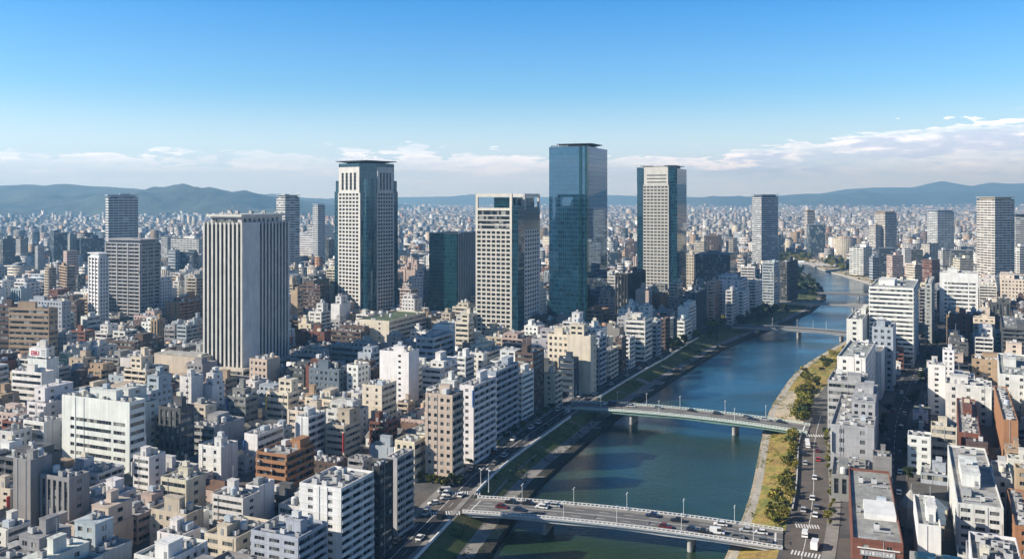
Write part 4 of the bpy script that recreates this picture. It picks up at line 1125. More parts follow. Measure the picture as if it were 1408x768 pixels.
# 6 banded tower with glass corners
P = solve('L', 876, 931, 944, 229, 406, 23, 398); FOOT.append(P); mpp = P.dist / F; zt = lambda y: HC - (y - YH) * mpp
w, d, h = P.w, P.d, P.h; x0, x1, y0, y1 = -w / 2, w / 2, -d / 2, d / 2
b = MB(); uvwalls(b, rect(x0, y0, x1, y1), 0, h - 2, 0, 1, 2, 3.7)
t6 = place(P, 'office_tower', b, [M['tealwall'], M['roof']], (.25, .25, .25))
Wp = .64 * w; xs = x0 + .16 * w
U = [(Wp * (.01 + i * .14), Wp * (.01 + i * .14 + .105)) for i in range(7)]
fl = [(z, z + 1.75) for z in np.arange(8, zt(258), 3.66)]
emit_windows(t6, panel(t6, 'stone_front', xs, y0 - 1.2, 0, Wp, 0, zt(254), U, fl, 1.3, (.53, .51, .455)))
U = [(Wp * .12, Wp * .88)]
emit_windows(t6, panel(t6, 'stone_crown', xs + .02 * w, y0 - 1.15, 0, Wp * .94, zt(254) + .003, h, U, [(zt(251), zt(249.6)), (zt(246), zt(244.6)), (zt(241.5), zt(240))], 1.25, (.62, .60, .54), st='r'))
b = MB(); uvwalls(b, rect(x0 + .8 * w, y0 - .9, x0 + .97 * w, y0 - .003), zt(250), h - .5, 0, 1, 2, 3.7); b.obj('glass_corner', [M['tealwall'], M['roof']], t6)
b = MB(); uvwalls(b, rect(x0 + .001, y0 - .9, x0 + .16 * w - .01, y0 - .003), zt(250), h - .5, 0, 1, 2, 3.7); b.obj('glass_corner', [M['tealwall'], M['roof']], t6)
b = MB(); b.box(x0 + 3, y0 + 2, h + .9, x0 + w * .35, y1 - 3, h + 1.4); b.box(x1 - w * .33, y0 + 2, h + 1.0, x1 - 2, y1 - 3, h + 1.6); b.box(x0 + 6, y0 + 6, h - 2, x1 - 6, y1 - 6, h + .9); b.obj('roof_slab', [M['dark']], t6)
for k in range(5): link('antenna', ANT, t6, (x0 + 10 + k * 7, 0, h + .9), k, None, (1, 1, .7))
reg(t6, P, 'tower', 'cream banded tower with teal glass corners and thin roof slabs', anchor='the glass-cornered banded tower')

# ------------------------------------------------------------------ hand-placed blocks
NAMES = {'tw': ('apartment_tower', 'tower'), 'of': ('office_building', 'office building'), 'ap': ('apartment_building', 'apartment block'), 'st': ('stair_tower', 'stair tower'), 'bk': ('brick_building', 'brick building')}
HAND = []
for row in TAB.strip().split('\n'):
    head, lab = row.split('|', 1) if '|' in row else (row, '')
    t = head.split(); k, pl, pc, pr, yt, yb, vb, c, st, ang = t[:10]; noun = t[10] if len(t) > 10 else 'of'
    P = solve(k, float(pl), float(pc), float(pr), float(yt), float(yb), None if ang == 'None' else float(ang), float(vb), dmax=70)
    P.row = (c, st, noun, lab.strip()); P.args = (k, float(pl), float(pc), float(pr), float(yt), float(yb), None if ang == 'None' else float(ang), float(vb)); HAND.append(P)
HAND.sort(key=lambda p: p.dist)
def jit(c, q, a=.09): 
    k = q.uniform(1 - a, 1 + a * .7); return tuple(min(.82, max(.01, x * k * q.uniform(.97, 1.03))) for x in c)
for i, P in enumerate(HAND):
    args = P.args
    for tr in range(14):                       # no room: stand it a little further back, keeping its outline
        d0 = P.d
        if not settle(P): break
        FOOT.pop()
        Q = solve(args[0], *args[1:5], args[5] - (tr + 1) * (3 if P.dist < 450 else 1.5), args[6], args[7], dmax=24 if args[2] > 1130 and args[5] > 450 else 70); row, ag = P.row, P.args
        P.__dict__.update(Q.__dict__); P.row, P.args = row, ag
    else:
        FOOT.append(P); print('OVERLAP', i, P.row, [round(float(x)) for x in P.c], round(P.w), round(P.d))

# ------------------------------------------------------------------ the rest of the city: lots between the placed blocks
def in_frame(p, m=60): return p[1] > 200 and -m < CX + F * p[0] / p[1] < 1408 + m
CARPX = []
def blocked(c, r):
    x, y = c
    if y < 1705:
        if xat(LROAD_OUT, y) - r * 1.05 < x < (xat(RROAD_OUT, y) if y < 424 else xat(RTOP, y) + 5) + r * 1.05 and y < 900: return True
        if xat(LTOP, y) - r - 6 < x < xat(RTOP, y) + r + 6: return True
        if y < 900 and abs(x - xat(STR, y)) < 7.5 + r and x > xat(RW, y): return True
    for k, Ll, Lr in ((1, 94, 72), (2, 62, 36), (3, 46, 42)):
        a, b = BR[k]; t = (b - a) / np.linalg.norm(b - a); n = np.array([-t[1], t[0]]); q = np.array(c) - a
        if -Ll - r < q @ t < np.linalg.norm(b - a) + Lr + r and abs(q @ n) < 9.5 + r: return True
    return False
VIS = [(P.pl - 1, P.pr + 1, P.dist, P.vb) for P in FOOT] + [(1078, 1242, 1500, 402), (1040, 1130, 900, 470), (1076, 1150, 520, 720)]
VA = np.array(VIS)
def capz(pl, pr, dist):
    k = (VA[:, 0] < pr - 1.5) & (VA[:, 1] > pl + 1.5) & (VA[:, 2] > dist)
    if not k.any(): return 1e9
    return HC - (VA[k, 3].max() - YH) * dist / F
class Lot(Plan): pass
LOTS = []
def fill(ang, side, yr, q):
    a = R(ang); v = np.array([math.cos(a), -math.sin(a)]); u = np.array([math.sin(a), math.cos(a)])
    t0 = -900
    trow = -760.
    while trow < 900:
        dep = q.uniform(11, 16.5)
        s = 120.
        while s < 1150:
            wd = q.uniform(8.5, 17.5) if q.random() < .8 else q.uniform(17, 26)
            if (s // 66) != ((s + wd) // 66): s = ((s + wd) // 66) * 66 + 6
            c = v * (trow + dep / 2) + u * (s + wd / 2); s += wd + q.choice([.5, .8, 1.2, 2.6])
            if not in_frame(c, 620) or not yr[0] < c[1] < yr[1]: continue
            if side < 0 and c[0] > xat(LW, c[1]) or side > 0 and c[0] < xat(RW, c[1]): continue
            P = Lot(); P.w, P.d, P.ang, P.c, P.u, P.v = dep - .4, wd - .4, a, c, u, v
            if blocked(c, .5 * max(P.w, P.d) * 1.0): continue
            P.C = c - u * P.d / 2; P.dist = float(min(k[1] for k in corners(P)))
            LOTS.append(P)
        trow += dep + (.6 if q.random() < .5 else q.uniform(4.2, 6.5))
fill(23, -1, (215, 960), random.Random(5)); fill(25.5, 1, (215, 960), random.Random(6))
HP = list(FOOT); HC_ = np.array([p.c for p in HP]); HR = np.array([math.hypot(p.w, p.d) / 2 for p in HP])
keep = []
for P in LOTS:
    r = math.hypot(P.w, P.d) / 2; nearby = np.where(np.hypot(*(HC_ - P.c).T) < HR + r + 1)[0]
    def bad(): return any(overlap(P, HP[i], .4) for i in nearby)
    if bad():                                   # try the half lot
        P.d *= .5
        c0 = P.c; ok = False
        for sgn in (-1, 1):
            P.c = c0 + P.u * sgn * P.d * .5
            if not bad(): ok = True; break
        if not ok or P.d < 3.5: continue
    C4 = corners(P); P.dist = float(min(k[1] for k in C4))
    pxs = [CX + F * k[0] / k[1] for k in C4]; P.pl, P.pr = min(pxs), max(pxs)
    q = rnd; dd = P.dist; left = P.c[0] < xat(LW, P.c[1])
    if dd < 480: h = q.choice([6.5, 6.5, 7, 9.6, 9.6, 12.5, 12.8, 15.5, 18.5, 22]) if left else q.choice([9.6, 12, 15, 18, 21, 24])
    elif dd < 700: h = q.choice([7, 9.6, 12.8, 16, 19, 22, 26, 29])
    else: h = q.choice([10, 13, 16, 19, 23, 26, 30, 36])
    cap = capz(P.pl, P.pr, P.dist)
    if cap < 3.4: continue
    P.h = min(h, cap * q.uniform(.86, 1)) if h > cap else h
    P.cen = P.c
    keep.append(P)
LOTS = keep

# small houses squeezed into what is left of the old quarter
AL = list(FOOT) + LOTS; AC_ = np.array([p.c for p in AL]); AR = np.array([math.hypot(p.w, p.d) / 2 for p in AL]); q = random.Random(8); extra = []
for side, ang in ((-1, 23), (1, 25.5)):
    a = R(ang); v = np.array([math.cos(a), -math.sin(a)]); u = np.array([math.sin(a), math.cos(a)])
    for t_ in np.arange(-520, 520, 5.3):
        for s_ in np.arange(150, 640, 5.3):
            c = v * (t_ + q.uniform(-.8, .8)) + u * (s_ + q.uniform(-.8, .8))
            if not in_frame(c, 20) or not 205 < c[1] < 560 or side < 0 and c[0] > xat(LW, c[1]) or side > 0 and c[0] < xat(RW, c[1]): continue
            P = Lot(); P.w, P.d, P.ang, P.c, P.u, P.v = q.uniform(5.2, 8.5), q.uniform(5.5, 8.8), a, c, u, v
            if blocked(c, 4): continue
            r = math.hypot(P.w, P.d) / 2
            if any(overlap(P, AL[i], .5) for i in np.where(np.hypot(*(AC_ - c).T) < AR + r + 1)[0]) or any(np.hypot(*(e.c - c)) < r + 6 and overlap(P, e, .5) for e in extra): continue
            C4 = corners(P); P.dist = float(min(k[1] for k in C4)); pxs = [CX + F * k[0] / k[1] for k in C4]; P.pl, P.pr = min(pxs), max(pxs); P.C = c - u * P.d / 2
            cap = capz(P.pl, P.pr, P.dist)
            if cap < 3.2: continue
            P.h = min(q.choice([5.5, 6.3, 6.8, 7.5, 8.2]), cap); extra.append(P)
LOTS += extra
print('squeezed houses', len(extra))
# far blocks (beyond the lots) as plain descriptors x, y, ang, w, d, h
rng = np.random.default_rng(4)
def scatter(y0, y1, cell, hfun, fill_=.8):
    ys = np.arange(y0, y1, cell); out = []
    half = .74
    for y in ys:
        xs = np.arange(-half * y - 80, half * y + 80, cell); m = len(xs)
        X = xs + rng.uniform(-.22, .22, m) * cell; Y = y + rng.uniform(-.22, .22, m) * cell
        k = rng.random(m) < fill_
        out.append(np.stack([X[k], Y[k]], 1))
    A = np.concatenate(out); n = len(A)
    w = rng.uniform(.5, .95, n) * cell; d = rng.uniform(.45, .85, n) * cell
    return np.column_stack([A, w, d, hfun(n, A)])
def hmix(lo, hi, tall, tmax):
    def f(n, A):
        h = rng.uniform(lo, hi, n); k = rng.random(n) < tall; h[k] = rng.uniform(hi, tmax, k.sum()); return h
    return f
FARB = np.concatenate([scatter(940, 1500, 17, hmix(8, 22, .16, 36)), scatter(1500, 2600, 18, hmix(7, 17, .09, 36)),
                       scatter(2600, 4800, 21, hmix(5, 12, .03, 34)), scatter(4800, 8200, 33, hmix(5, 11, .02, 34), .7), scatter(8200, 12500, 52, hmix(5, 12, .02, 34), .6)])
SL = scatter(960, 2100, 58, hmix(16, 30, .25, 46), .34); SL[:, 2] = rng.uniform(20, 38, len(SL)); SL[:, 3] = rng.uniform(12, 18, len(SL)); NSL = len(SL)
keep_ = np.ones(len(FARB), bool)
for sx_, sy_, sw_, sd_, _h in SL: keep_ &= ~((np.abs(FARB[:, 0] - sx_) < sw_ * .62) & (np.abs(FARB[:, 1] - sy_) < sw_ * .55))
FARB = np.concatenate([FARB[keep_], SL])
# city behind the viewer, seen only in the mirrored glass
bk = scatter(-1, 1, 1e9, hmix(8, 20, .1, 30))[:0]
xs, ys = np.meshgrid(np.arange(-1500, 900, 30.), np.arange(-1450, 60, 30.)); xs, ys = xs.ravel(), ys.ravel()
k = (np.hypot(xs, ys) > 130) & (rng.random(len(xs)) < .75); xs, ys = xs[k], ys[k]; n = len(xs)
BACK = np.column_stack([xs + rng.uniform(-5, 5, n), ys + rng.uniform(-5, 5, n), rng.uniform(14, 24, n), rng.uniform(14, 24, n), np.where(rng.random(n) < .07, rng.uniform(60, 120, n), rng.uniform(10, 42, n))])
BACK = BACK[(np.hypot(BACK[:, 0], BACK[:, 1]) > 330) | (BACK[:, 4] < 50)]
# clear the river, banks and placed blocks
X, Y = FARB[:, 0], FARB[:, 1]; r = np.maximum(FARB[:, 2], FARB[:, 3]) * .7
inr = (Y < 1720) & (X > np.interp(Y, LTOP[:, 1], LTOP[:, 0]) - r - 6) & (X < np.interp(Y, RTOP[:, 1], RTOP[:, 0]) + r + 6)
far_hand = [P for P in FOOT if P.dist > 850]
bad = inr.copy()
for P in far_hand: bad |= np.hypot(X - P.c[0], Y - P.c[1]) < math.hypot(P.w, P.d) / 2 + r
for k in (4, 5, 6):
    a, b = BR[k]; m = (a + b) / 2; bad |= np.hypot(X - m[0], Y - m[1]) < 62
dn = vnoise(X / 260., Y / 260., 3); bad |= (dn < -.42) & (rng.random(len(X)) < .8) & (Y > 1500)
FARB[:, 4] *= np.clip(1 + .35 * vnoise(X / 500., Y / 500., 8), .55, 1.5)
FARB = FARB[~bad]; X, Y = FARB[:, 0], FARB[:, 1]
px = CX + F * X / Y; hw = (FARB[:, 2] + FARB[:, 3]) * .35 * F / Y
for (pl, pr, dist, vb) in VIS:                  # never hide what the photograph shows behind
    k = (px + hw > pl) & (px - hw < pr) & (Y < dist)
    FARB[k, 4] = np.minimum(FARB[k, 4], HC - (vb - YH) * Y[k] / F)
FARB = FARB[FARB[:, 4] > 4]
zb = hz(FARB[:, 0], FARB[:, 1]); okz = (zb < np.where(FARB[:, 0] < -900, 22, 30)) & ~((FARB[:, 0] / FARB[:, 1] < -.19) & ((FARB[:, 1] > 5000) | (FARB[:, 1] > 4200) & (rng.random(len(FARB)) < .35))); FARB, zb = FARB[okz], zb[okz]
rngs = np.random.default_rng(9)

# ------------------------------------------------------------------ what shows: painter's pass over the projected boxes
SW, SH = 704, 384
def hull(pts):
    pts = sorted(set(pts))
    if len(pts) < 3: return pts
    def half(ps):
        o = []
        for p in ps:
            while len(o) > 1 and (o[-1][0] - o[-2][0]) * (p[1] - o[-2][1]) - (o[-1][1] - o[-2][1]) * (p[0] - o[-2][0]) <= 0: o.pop()
            o.append(p)
        return o
    a, b = half(pts), half(pts[::-1]); return a[:-1] + b[:-1]
buf = np.zeros((SH, SW), int)
allp = sorted([(float(P.c[1]), 0, P) for P in FOOT] + [(float(P.c[1]), 1, P) for P in LOTS], key=lambda x: -x[0])
for i, (dd, kind, P) in enumerate(allp):
    P.id = i + 1; pts = []
    for c in corners(P):
        if c[1] < 60: continue
        for z in (0, P.h):
            q = proj(c[0], c[1], z); pts.append((q[0] / 2, q[1] / 2))
    H = hull(pts)
    if len(H) < 3: continue
    ys = [p[1] for p in H]
    for y in range(max(0, int(min(ys))), min(SH, int(max(ys)) + 1)):
        xs = []
        for a, b in zip(H, H[1:] + H[:1]):
            if (a[1] <= y + .5) != (b[1] <= y + .5): xs.append(a[0] + (y + .5 - a[1]) * (b[0] - a[0]) / (b[1] - a[1]))
        if len(xs) >= 2:
            x0_, x1_ = max(0, int(min(xs) + .5)), min(SW, int(max(xs) + .5))
            if x1_ > x0_: buf[y, x0_:x1_] = i + 1
cnt = np.bincount(buf.ravel(), minlength=len(allp) + 2)
for dd, kind, P in allp: P.vis = int(cnt[P.id])
LOTS.sort(key=lambda p: -p.vis)
NKEEP = 265
IND = [p for p in LOTS[:NKEEP] if p.vis >= 14]; REST = [p for p in LOTS if p not in set(IND)]
print('lots', len(LOTS), 'individual', len(IND), 'least visible', IND[-1].vis if IND else 0, 'far', len(FARB), 'hand', len(HAND), 'hidden hand', [(p.row[3][:25], round(p.pl), round(p.yt)) for p in HAND if p.vis < 6])

# ------------------------------------------------------------------ build placed blocks
LVL2 = 440
for i, P in enumerate(HAND):
    c, st, noun, lab = P.row; q = random.Random(100 + i)
    lvl = 2 if P.dist < LVL2 else (1 if P.dist < 1000 else 0)
    rc = q.choice([(.30, .30, .29), (.38, .37, .35), (.24, .25, .25), (.33, .35, .33)])
    if 'green roof' in lab or 'grassy' in lab: rc = (.10, .14, .07) if 'deck' not in lab else (.09, .17, .13)
    if 'blue roof' in lab: rc = (.10, .15, .22)
    if 'pale roof' in lab: rc = (.33, .33, .31)
    fh = {'tw': 3.1, 'ap': 3.0, 'of': 3.6, 'st': 3.4, 'bk': 3.6}[noun]
    if P.dist < 300: fh *= .82
    colr = jit(PAL[c], q)
    hh = P.h; tops = not lab and noun in ('ap', 'of')
    if hh < 4: print('LOW', P.row, hh); hh = 4
    nm, cat = NAMES[noun]
    root = building(nm, P.w, P.d, hh, P.c[0], P.c[1], -P.ang, colr, st, lvl, fh, rc, .9 if noun == 'bk' else 1.3 if P.dist < 600 else .8, False if noun == 'bk' else None, 300 + i, None, 'teal' if c in 'SQL' and 'g' in st else 'glass', tops)
    if noun == 'tw' and hh > 60:
        b = MB(); b.box(-P.w * .42, -P.d * .42, 0, P.w * .42, P.d * .42, 2.2); b.box(-P.w * .5 - .8, -P.d * .5 - .8, 2.2, P.w * .5 + .8, P.d * .5 + .8, 2.9)
        b.obj('roof_crown', [M['wall']], root, (0, 0, hh + (0 if lvl == 0 else .02)), 0, jit(colr, q))
    if noun == 'tw' and lvl >= 1 and hh > 40:
        for k in (.0, .34, .66, 1.0):
            b = MB(); x = -P.w / 2 + .5 + (P.w - 1.0) * k; b.box(x - .5, -P.d / 2 - .62, 0, x + .5, -P.d / 2 - .36, hh - .5); b.obj('pilaster', [M['wall']], root, color=shade(colr, 1.08))
            b = MB(); y = -P.d / 2 + .5 + (P.d - 1.0) * k; b.box(P.w / 2 + .36, y - .5, 0, P.w / 2 + .62, y + .5, hh - .5); b.obj('pilaster', [M['wall']], root, color=shade(colr, 1.08))
    P.root = root; P.lvl = lvl
    reg(root, P, cat, lab or None, CN[c], st[0])
# ------------------------------------------------------------------ individual filler buildings
FC = ['W'] * 6 + ['I'] * 6 + ['C'] * 3 + ['B'] * 4 + ['T'] * 2 + ['P'] * 2 + ['G'] * 3 + ['E'] * 2 + ['U'] * 2 + ['N'] * 2 + ['R', 'D']
def house(P, q, colr):
    """low house: walls with a pitched or mono-pitched roof"""
    w, d, h = P.w, P.d, P.h; e = max(2.6, h - 2.2); hip = q.random() < .4
    b = MB(); wins = []
    for fc, s in (('front', 'p'), ('right', 's'), ('left', 's'), ('back', 'n')): wall_face(b, fc, w, d, e, s, 2.7, max(1, int(e / 2.7)), wins)
    root = b.obj('house', [M['wall'], M['glass'], M['wall']], None, (P.c[0], P.c[1], 0), -P.ang, colr)
    for (p, ww, hh, yaw, s) in wins[:30]: link('window', window_mesh(ww, hh, s), root, p, yaw, None, (ww / round(ww, 1), 1, hh / round(hh, 1)))
    r = MB(); o = .45; A = rect(-w / 2 - o, -d / 2 - o, w / 2 + o, d / 2 + o); z = e - .06; zr = z + min(w, d) * .28
    if d >= w: k = (min(w, d) / 2 if hip else 0); p0, p1 = (0, -d / 2 - o + k), (0, d / 2 + o - k)
    else: k = (min(w, d) / 2 if hip else 0); p0, p1 = (-w / 2 - o + k, 0), (w / 2 + o - k, 0)
    if d >= w:
        r.poly([(*A[0], z), (*A[1], z), (*p0, zr)]); r.poly([(*A[1], z), (*A[2], z), (*p1, zr), (*p0, zr)]); r.poly([(*A[2], z), (*A[3], z), (*p1, zr)]); r.poly([(*A[3], z), (*A[0], z), (*p0, zr), (*p1, zr)])
    else:
        r.poly([(*A[0], z), (*A[1], z), (*p1, zr), (*p0, zr)]); r.poly([(*A[1], z), (*A[2], z), (*p1, zr)]); r.poly([(*A[2], z), (*A[3], z), (*p0, zr), (*p1, zr)]); r.poly([(*A[3], z), (*A[0], z), (*p0, zr)])
    r.poly([(*p, z) for p in reversed(A)])
    rc = q.choice([(.09, .095, .10), (.12, .12, .13), (.16, .09, .06), (.10, .14, .19), (.20, .19, .18), (.13, .15, .13)])
    r.obj('roof', [M['roof']], root, (0, 0, .003), 0, rc)
    return root, {(.16, .09, .06): 'brown', (.10, .14, .19): 'blue', (.20, .19, .18): 'pale'}.get(rc, 'dark')
for i, P in enumerate(IND):
    q = random.Random(900 + i); c = q.choice(FC); colr = jit(PAL[c], q)
    left = P.c[0] < xat(LW, P.c[1])
    lvl = 2 if P.dist < LVL2 and P.vis > 60 else 1
    fl = max(1, int(round(P.h / 3.1)))
    if P.h < 8.2 and P.dist < 520 and q.random() < .62 and min(P.w, P.d) > 5:
        root, rcol = house(P, q, colr); P.root = root; reg(root, P, 'house', None, CN[c], 'house'); BL[-1]['roof'] = rcol; continue
    st = q.choice(['pn', 'ps', 'sd', 'rp', 'rr', 'bn', 'bp', 'bd', 'bs', 'bt', 'ts', 'sp', 'pp', 'nd', 'tn', 'br', 'tb', 'vn'])
    office = st[0] in 'rgv'
    root = building('office_building' if office else 'small_apartment_building' if P.h < 16 else 'apartment_building', P.w, P.d, P.h, P.c[0], P.c[1], -P.ang, colr, st + 's', lvl, 3.05, q.choice([(.30, .30, .29), (.40, .39, .37), (.22, .23, .23), (.30, .33, .31), (.15, .2, .18), (.46, .45, .43)]), 1.2, None, 1300 + i)
    P.root = root; reg(root, P, 'office building' if office else 'apartment block', None, CN[c], st[0])

# ------------------------------------------------------------------ the mass of the far city (uncountable), one object
class Mass:
    def __init__(s): s.V, s.Fq, s.mi, s.col, s.uv = [], [], [], [], []
    def add(s, A, ang, zb, cols, roofs, sty, fh=3.2, bay=3.2):
        n = len(A)
        if n == 0: return
        c, sn = np.cos(ang), np.sin(ang); hw, hd = A[:, 2] / 2, A[:, 3] / 2
        P4 = []
        for sx, sy in ((-1, -1), (1, -1), (1, 1), (-1, 1)):
            lx, ly = sx * hw, sy * hd; P4.append((A[:, 0] + lx * c + ly * sn, A[:, 1] - lx * sn + ly * c))
        V = np.zeros((n, 8, 3))
        for k in range(4):
            V[:, k, 0], V[:, k, 1], V[:, k, 2] = P4[k][0], P4[k][1], zb - 3
            V[:, k + 4, 0], V[:, k + 4, 1], V[:, k + 4, 2] = P4[k][0], P4[k][1], zb + A[:, 4]
        base = sum(len(v) for v in s.V); idx = base + np.arange(n)[:, None] * 8
        Fq = np.stack([np.stack([idx[:, 0] + a for a in q], 1) for q in ((0, 1, 5, 4), (1, 2, 6, 5), (2, 3, 7, 6), (3, 0, 4, 7), (4, 5, 6, 7))], 1)
        nf = np.maximum(1, np.round(A[:, 4] / fh)); uv = np.zeros((n, 5, 4, 2))
        for k in range(4):
            L = A[:, 2] if k % 2 == 0 else A[:, 3]; nb = np.maximum(1, np.round(L / bay))
            o = rngs.integers(0, 500, n)
            uv[:, k, 0, 0] = o; uv[:, k, 1, 0] = o + nb; uv[:, k, 2, 0] = o + nb; uv[:, k, 3, 0] = o; uv[:, k, 2, 1] = nf; uv[:, k, 3, 1] = nf
        col = np.ones((n, 5, 4)); col[:, :4, :3] = cols[:, None, :]; col[:, 4, :3] = roofs
        mi = np.zeros((n, 5), int); mi[:, :4] = sty; mi[:, 4] = 6
        s.V.append(V.reshape(-1, 3)); s.Fq.append(Fq.reshape(-1, 4)); s.mi.append(mi.ravel()); s.col.append(col.reshape(-1, 4)); s.uv.append(uv.reshape(-1, 2))
    def obj(s, name):
        V, Fq = np.concatenate(s.V), np.concatenate(s.Fq); mi = np.concatenate(s.mi)
        me = bpy.data.meshes.new(name); nf = len(Fq)
        me.vertices.add(len(V)); me.vertices.foreach_set('co', V.ravel())
        me.loops.add(nf * 4); me.loops.foreach_set('vertex_index', Fq.ravel()); me.polygons.add(nf)
        me.polygons.foreach_set('loop_start', np.arange(0, nf * 4, 4)); me.polygons.foreach_set('loop_total', np.full(nf, 4))
        for k in ('fp', 'fr', 'fb', 'fg', 'fv', 'fn'): me.materials.append(M[k + '_mass'])
        me.materials.append(M['roof_mass']); me.polygons.foreach_set('material_index', mi)
        me.uv_layers.new(name='UVMap').data.foreach_set('uv', np.concatenate(s.uv).ravel())
        a = me.attributes.new('col', 'FLOAT_COLOR', 'FACE'); a.data.foreach_set('color', np.concatenate(s.col).ravel())
        me.update(calc_edges=True); o = link(name, me); o['kind'] = 'stuff'; return o
palk = ['W'] * 4 + ['I'] * 4 + ['C'] * 3 + ['B'] * 4 + ['P'] * 4 + ['T'] * 4 + ['G'] * 4 + ['U'] * 3 + ['E'] * 3 + ['N'] * 2 + ['O', 'D', 'D', 'L', 'S']
palv = np.array([PAL[k] for k in palk])
def looks(n):
    c = palv[rngs.integers(0, len(palv), n)] * rngs.uniform(.82, 1.08, (n, 1)); ro = rngs.uniform(.16, .5, (n, 1)) * np.array([1, .98, .95])
    tint = rngs.random(n) < .12; ro[tint] = np.array([.18, .1, .07])
    sty = rngs.choice([0, 0, 0, 1, 2, 2, 2, 4, 5], (n, 1)) * np.ones((1, 4), int); sty[:, 1::2] = rngs.choice([0, 0, 5, 5, 1], (n, 1)); return np.clip(c, .02, .82), ro, sty
ms = Mass()
c, ro, sty = looks(len(FARB)); ms.add(FARB[:, :5], R(24) + rngs.choice([0, 0, 0, .3, -.35, .8], len(FARB)), zb, c, ro, sty)
ph = FARB.copy(); k = (ph[:, 1] < 2600) & (rngs.random(len(ph)) < .45); ph, zp = ph[k], (zb + FARB[:, 4])[k]
A = np.column_stack([ph[:, 0] + rngs.uniform(-.15, .15, len(ph)) * ph[:, 2], ph[:, 1] + rngs.uniform(-.15, .15, len(ph)) * ph[:, 3], ph[:, 2] * .35, ph[:, 3] * .35, rngs.uniform(2.4, 4.2, len(ph))])
c, ro, sty = looks(len(A)); sty[:] = 5; ms.add(A, np.full(len(A), R(24)), zp - .2, c, ro, sty)
if REST:
    A = np.array([[p.c[0], p.c[1], p.w, p.d, p.h] for p in REST]); c, ro, sty = looks(len(A))
    ms.add(A, np.array([p.ang for p in REST]), np.zeros(len(A)), c, ro, sty)
    A2 = A.copy(); A2[:, 2:4] *= .34; A2[:, 4] = 3; c, ro, sty = looks(len(A)); sty[:] = 5; ms.add(A2, np.array([p.ang for p in REST]), A[:, 4] - .2, c, ro, sty)
c, ro, sty = looks(len(BACK)); ms.add(BACK, np.full(len(BACK), R(24)), np.zeros(len(BACK)), c, ro, sty)
ms.obj('distant_city_buildings')

